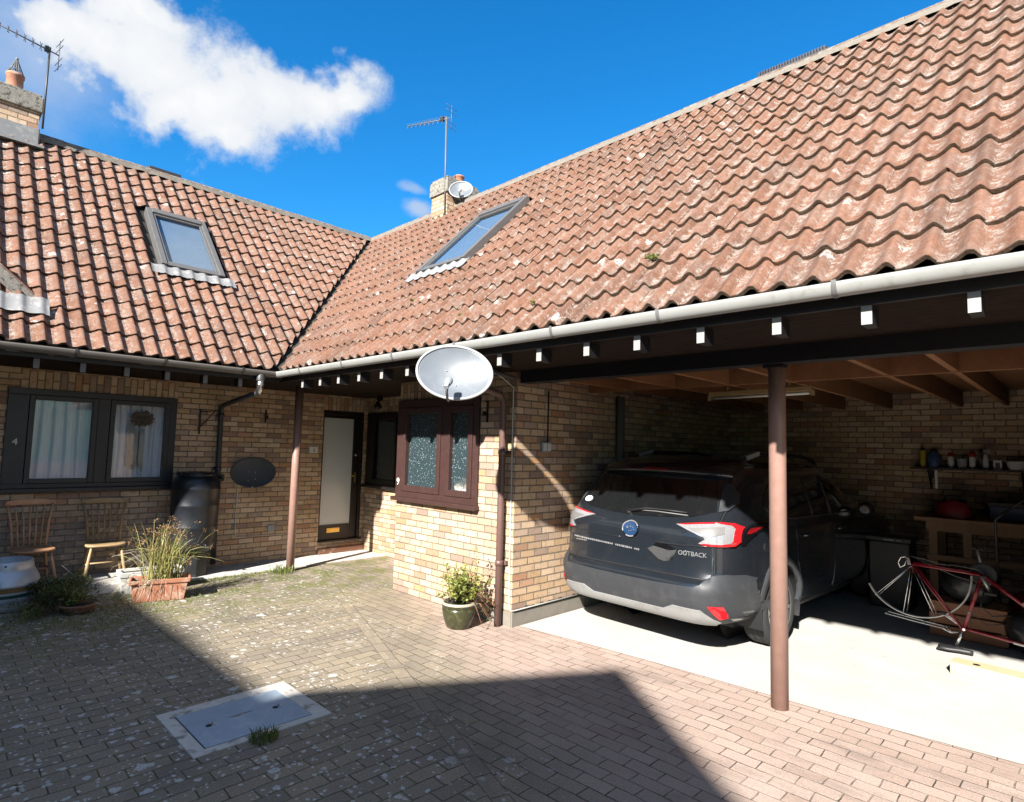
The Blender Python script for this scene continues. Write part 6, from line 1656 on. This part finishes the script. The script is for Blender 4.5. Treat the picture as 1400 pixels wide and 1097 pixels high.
m = MB(); m.tube([(3.62, 3.60, .40), (3.61, 3.62, .95), (3.61, 3.62, 1.22), (3.68, 3.60, 1.30)], .014, 8, 'pipe_dark'); m.tube([(3.68, 3.60, 1.30), (3.92, 3.52, 1.515)], .014, 8, 'black_metal'); m.tube([(3.87, 3.537, 1.47), (3.94, 3.513, 1.533)], .017, 8, 'sign_white'); m.build('handle', parent=mw_)

# workbench and shelf on the back wall
wb = thing('workbench', (3.6, 4.8, 0), 'plain wooden workbench against the dark carport back wall', 'workbench')
m = MB(); m.box(2.74, 4.9, 4.38, 5.15, 1.09, 1.135, mat='bench_wood'); m.build('bench_top', parent=wb, bevel=.004)
m = MB(); m.box(2.86, 4.85, 4.43, 4.455, .97, 1.089, mat='bench_wood'); m.box(2.86, 4.85, 4.43, 4.455, .62, .68, mat='bench_wood'); m.build('rail', parent=wb)
for x in (2.88, 3.22, 4.75): m = MB(); m.box(x, x+.085, 4.457, 4.54, .006, 1.089, mat='bench_wood'); m.build('leg', parent=wb)
for x in (2.88, 4.75): m = MB(); m.box(x, x+.085, 5.03, 5.11, .006, 1.089, mat='bench_wood'); m.build('leg', parent=wb)
sh = thing('wall_shelf', (3.3, 5.1, 1.73), 'long dark shelf crowded with bottles on the back wall', 'shelf')
m = MB(); m.box(2.60, 5.0, 4.96, 5.19, 1.715, 1.74, mat='brown_timber'); m.build('board', parent=sh)
for x in (2.80, 3.75, 4.7): m = MB(); m.bar((x, 5.19, 1.50), (x, 5.0, 1.71), .02, .02, 'black_metal'); m.box(x-.012, x+.012, 5.18, 5.195, 1.45, 1.714, mat='black_metal'); m.build('bracket', parent=sh)
ZS = 1.741
def pot_thing(name, label, cat, x, prof, mat, cap=None, capm='black_plastic', y=5.06, z=ZS, group='bottles and tubs on the carport shelf', body='bottle'):
    t = thing(name, (x, y, z), label, cat, group); m = MB(); m.lathe(prof, (x, y, z), 18, mat); m.build(body, parent=t)
    if cap: m = MB(); m.lathe(cap, (x, y, z), 14, capm); m.build('cap', parent=t)
    return t
pot_thing('spray_can', 'yellow spray can at the left end of the shelf', 'can', 2.735, [(.001, 0), (.034, 0), (.036, .01), (.036, .20), (.026, .225)], 'yellow_plastic', [(.026, .226), (.026, .26), (.001, .262)])
pot_thing('oil_bottle', 'dark blue round bottle next to the yellow spray can', 'bottle', 2.86, [(.001, 0), (.07, 0), (.075, .02), (.075, .13), (.05, .19), (.03, .21)], 'blue_plastic', [(.032, .211), (.032, .24), (.001, .242)])
pot_thing('glue_bottle', 'small white bottle with a red cap on the shelf', 'bottle', 3.04, [(.001, 0), (.028, 0), (.034, .06), (.038, .13), (.03, .15)], 'white_plastic', [(.03, .151), (.03, .20), (.001, .202)], 'red_plastic')
pot_thing('paint_tin', 'squat grey tin between two red-capped bottles on the shelf', 'tin', 3.16, [(.001, 0), (.055, 0), (.057, .005), (.055, .01), (.055, .12), (.058, .125), (.05, .128), (.001, .124)], 'grey_plastic', None, body='tin')
pot_thing('wash_bottle', 'white labelled bottle with an orange-red top on the shelf', 'bottle', 3.265, [(.001, 0), (.034, 0), (.036, .01), (.036, .12), (.03, .15)], 'white_plastic', [(.034, .151), (.038, .19), (.02, .22), (.001, .222)], 'red_plastic')
t = pot_thing('spray_bottle', 'white trigger spray bottle in the middle of the shelf', 'bottle', 3.40, [(.001, 0), (.036, 0), (.038, .02), (.03, .13), (.014, .18)], 'white_plastic', [(.016, .181), (.016, .21), (.001, .212)], 'grey_plastic')
m = MB(); m.bar((3.38, 5.06, ZS+.225), (3.45, 5.06, ZS+.235), .02, .03, 'grey_plastic'); m.bar((3.43, 5.06, ZS+.22), (3.42, 5.06, ZS+.17), .01, .012, 'grey_plastic'); m.build('trigger', parent=t)
pot_thing('tool_bottle', 'thin grey tube standing behind the trigger spray bottle', 'tube', 3.34, [(.001, 0), (.016, 0), (.016, .22), (.001, .222)], 'pipe_grey', [(.018, .2225), (.018, .25), (.001, .252)], y=5.13, body='tube')
bx = thing('carton', (3.52, 5.06, ZS), 'small pale carton with a dark window on the shelf', 'box', 'bottles and tubs on the carport shelf'); m = MB(); m.box(3.48, 3.56, 5.02, 5.09, ZS, ZS+.115, mat='white_plastic'); m.build('box', parent=bx); m = MB(); m.box(3.498, 3.542, 5.013, 5.0195, ZS+.02, ZS+.085, mat='pipe_dark'); m.build('label_panel', parent=bx)
bx = thing('plastic_tub', (3.69, 5.06, ZS), 'wide low white plastic tub on the shelf', 'tub', 'bottles and tubs on the carport shelf'); m = MB(); m.lathe([(.001, 0), (.085, 0), (.098, .09), (.104, .092), (.104, .10)], (3.70, 5.06, ZS), 24, 'white_plastic'); m.build('tub', parent=bx); m = MB(); m.lathe([(.104, .101), (.107, .108), (.09, .114), (.001, .114)], (3.70, 5.06, ZS), 24, 'white_plastic'); m.build('lid', parent=bx)
bx = thing('jerry_can', (3.93, 5.06, ZS), 'tall white jerry can at the right of the shelf', 'can', 'bottles and tubs on the carport shelf'); m = MB(); m.box(3.86, 4.00, 4.99, 5.13, ZS, ZS+.25, mat='white_plastic'); m.build('body', parent=bx, bevel=.02); m = MB(); m.lathe([(.03, .251), (.03, .285), (.001, .287)], (3.90, 5.06, ZS), 14, 'white_plastic'); m.build('cap', parent=bx); m = MB(); m.tube([(3.94, 5.06, ZS+.245), (3.945, 5.06, ZS+.28), (3.985, 5.06, ZS+.28), (3.99, 5.06, ZS+.24)], .012, 8, 'white_plastic'); m.build('handle', parent=bx)
bx = thing('storage_box', (4.25, 5.06, ZS), 'dark green box at the right edge of the shelf', 'box'); m = MB(); m.box(4.05, 4.40, 4.98, 5.14, ZS, ZS+.19, mat='keg_green'); m.build('box', parent=bx, bevel=.006); m = MB(); m.box(4.04, 4.41, 4.975, 5.145, ZS+.192, ZS+.215, mat='keg_green'); m.build('lid', parent=bx)
bx = thing('hand_saw', (2.86, 5.17, 1.5), 'hand tool with a pale blade hanging under the shelf', 'tool'); m = MB(); m.box(2.845, 2.875, 5.165, 5.185, 1.46, 1.70, mat='steel'); m.build('blade', parent=bx); m = MB(); m.box(2.80, 2.835, 5.16, 5.19, 1.60, 1.70, mat='black_plastic'); m.build('handle', parent=bx)
pot_thing('paint_tin', 'orange tin at the left end of the workbench', 'tin', 2.96, [(.001, 0), (.075, 0), (.075, .16), (.001, .162)], 'terracotta', None, y=4.9, z=1.137, group='tins and jars on the workbench', body='tin')
pot_thing('glass_jar', 'blue-grey jar beside the orange tin on the workbench', 'jar', 3.18, [(.001, 0), (.06, 0), (.065, .02), (.06, .16), (.04, .19)], 'grey_plastic', [(.045, .191), (.045, .215), (.001, .217)], 'blue_plastic', y=4.9, z=1.137, group='tins and jars on the workbench', body='jar')
bx = thing('tool_box', (3.65, 4.85, 1.137), 'dark blue toolbox in the middle of the workbench', 'toolbox'); m = MB(); m.box(3.45, 3.85, 4.75, 4.98, 1.137, 1.30, mat='blue_plastic'); m.build('box', parent=bx, bevel=.01); m = MB(); m.box(3.44, 3.86, 4.74, 4.99, 1.302, 1.345, mat='black_plastic'); m.tube([(3.55, 4.86, 1.345), (3.57, 4.86, 1.39), (3.73, 4.86, 1.39), (3.75, 4.86, 1.345)], .012, 8, 'black_plastic'); m.build('lid', parent=bx)

# more of the dark clutter
bx = thing('petrol_can', (4.05, 4.62, 1.137), 'red petrol can on the right end of the workbench', 'can'); m = MB(); m.box(3.93, 4.18, 4.55, 4.72, 1.137, 1.40, mat='mower_red'); m.build('body', parent=bx, bevel=.025); m = MB(); m.tube([(3.98, 4.635, 1.39), (3.99, 4.635, 1.44), (4.09, 4.635, 1.44), (4.10, 4.635, 1.39)], .014, 8, 'mower_red'); m.build('handle', parent=bx); m = MB(); m.lathe([(.028, 1.39), (.028, 1.44), (.001, 1.442)], (4.145, 4.635, 0), 12, 'black_plastic'); m.build('cap', parent=bx)
bx = thing('tool_bag', (3.05, 4.62, 1.137), 'dark red cloth bag on the workbench in front of the jar', 'bag'); m = MB(); V = []
for i in range(9):
    f = i/8; 
    for k in range(16):
        a = 2*math.pi*k/16; V.append((3.12+.20*math.cos(a)*(1-.35*f**2)+.012*math.sin(5*a+f*6), 4.60+.10*math.sin(a)*(1-.5*f**2), 1.137+.20*f+.018*math.sin(3*a)*f))
m.add(V, [[16*i+k, 16*i+(k+1) % 16, 16*i+16+(k+1) % 16, 16*i+16+k] for i in range(8) for k in range(16)]+[[128+k for k in range(16)]], None, 'mower_red', True); m.build('bag', parent=bx); m = MB(); m.tube([(3.00, 4.60, 1.33), (3.06, 4.57, 1.40), (3.18, 4.57, 1.40), (3.24, 4.60, 1.33)], .010, 8, 'black_plastic'); m.build('strap', parent=bx)
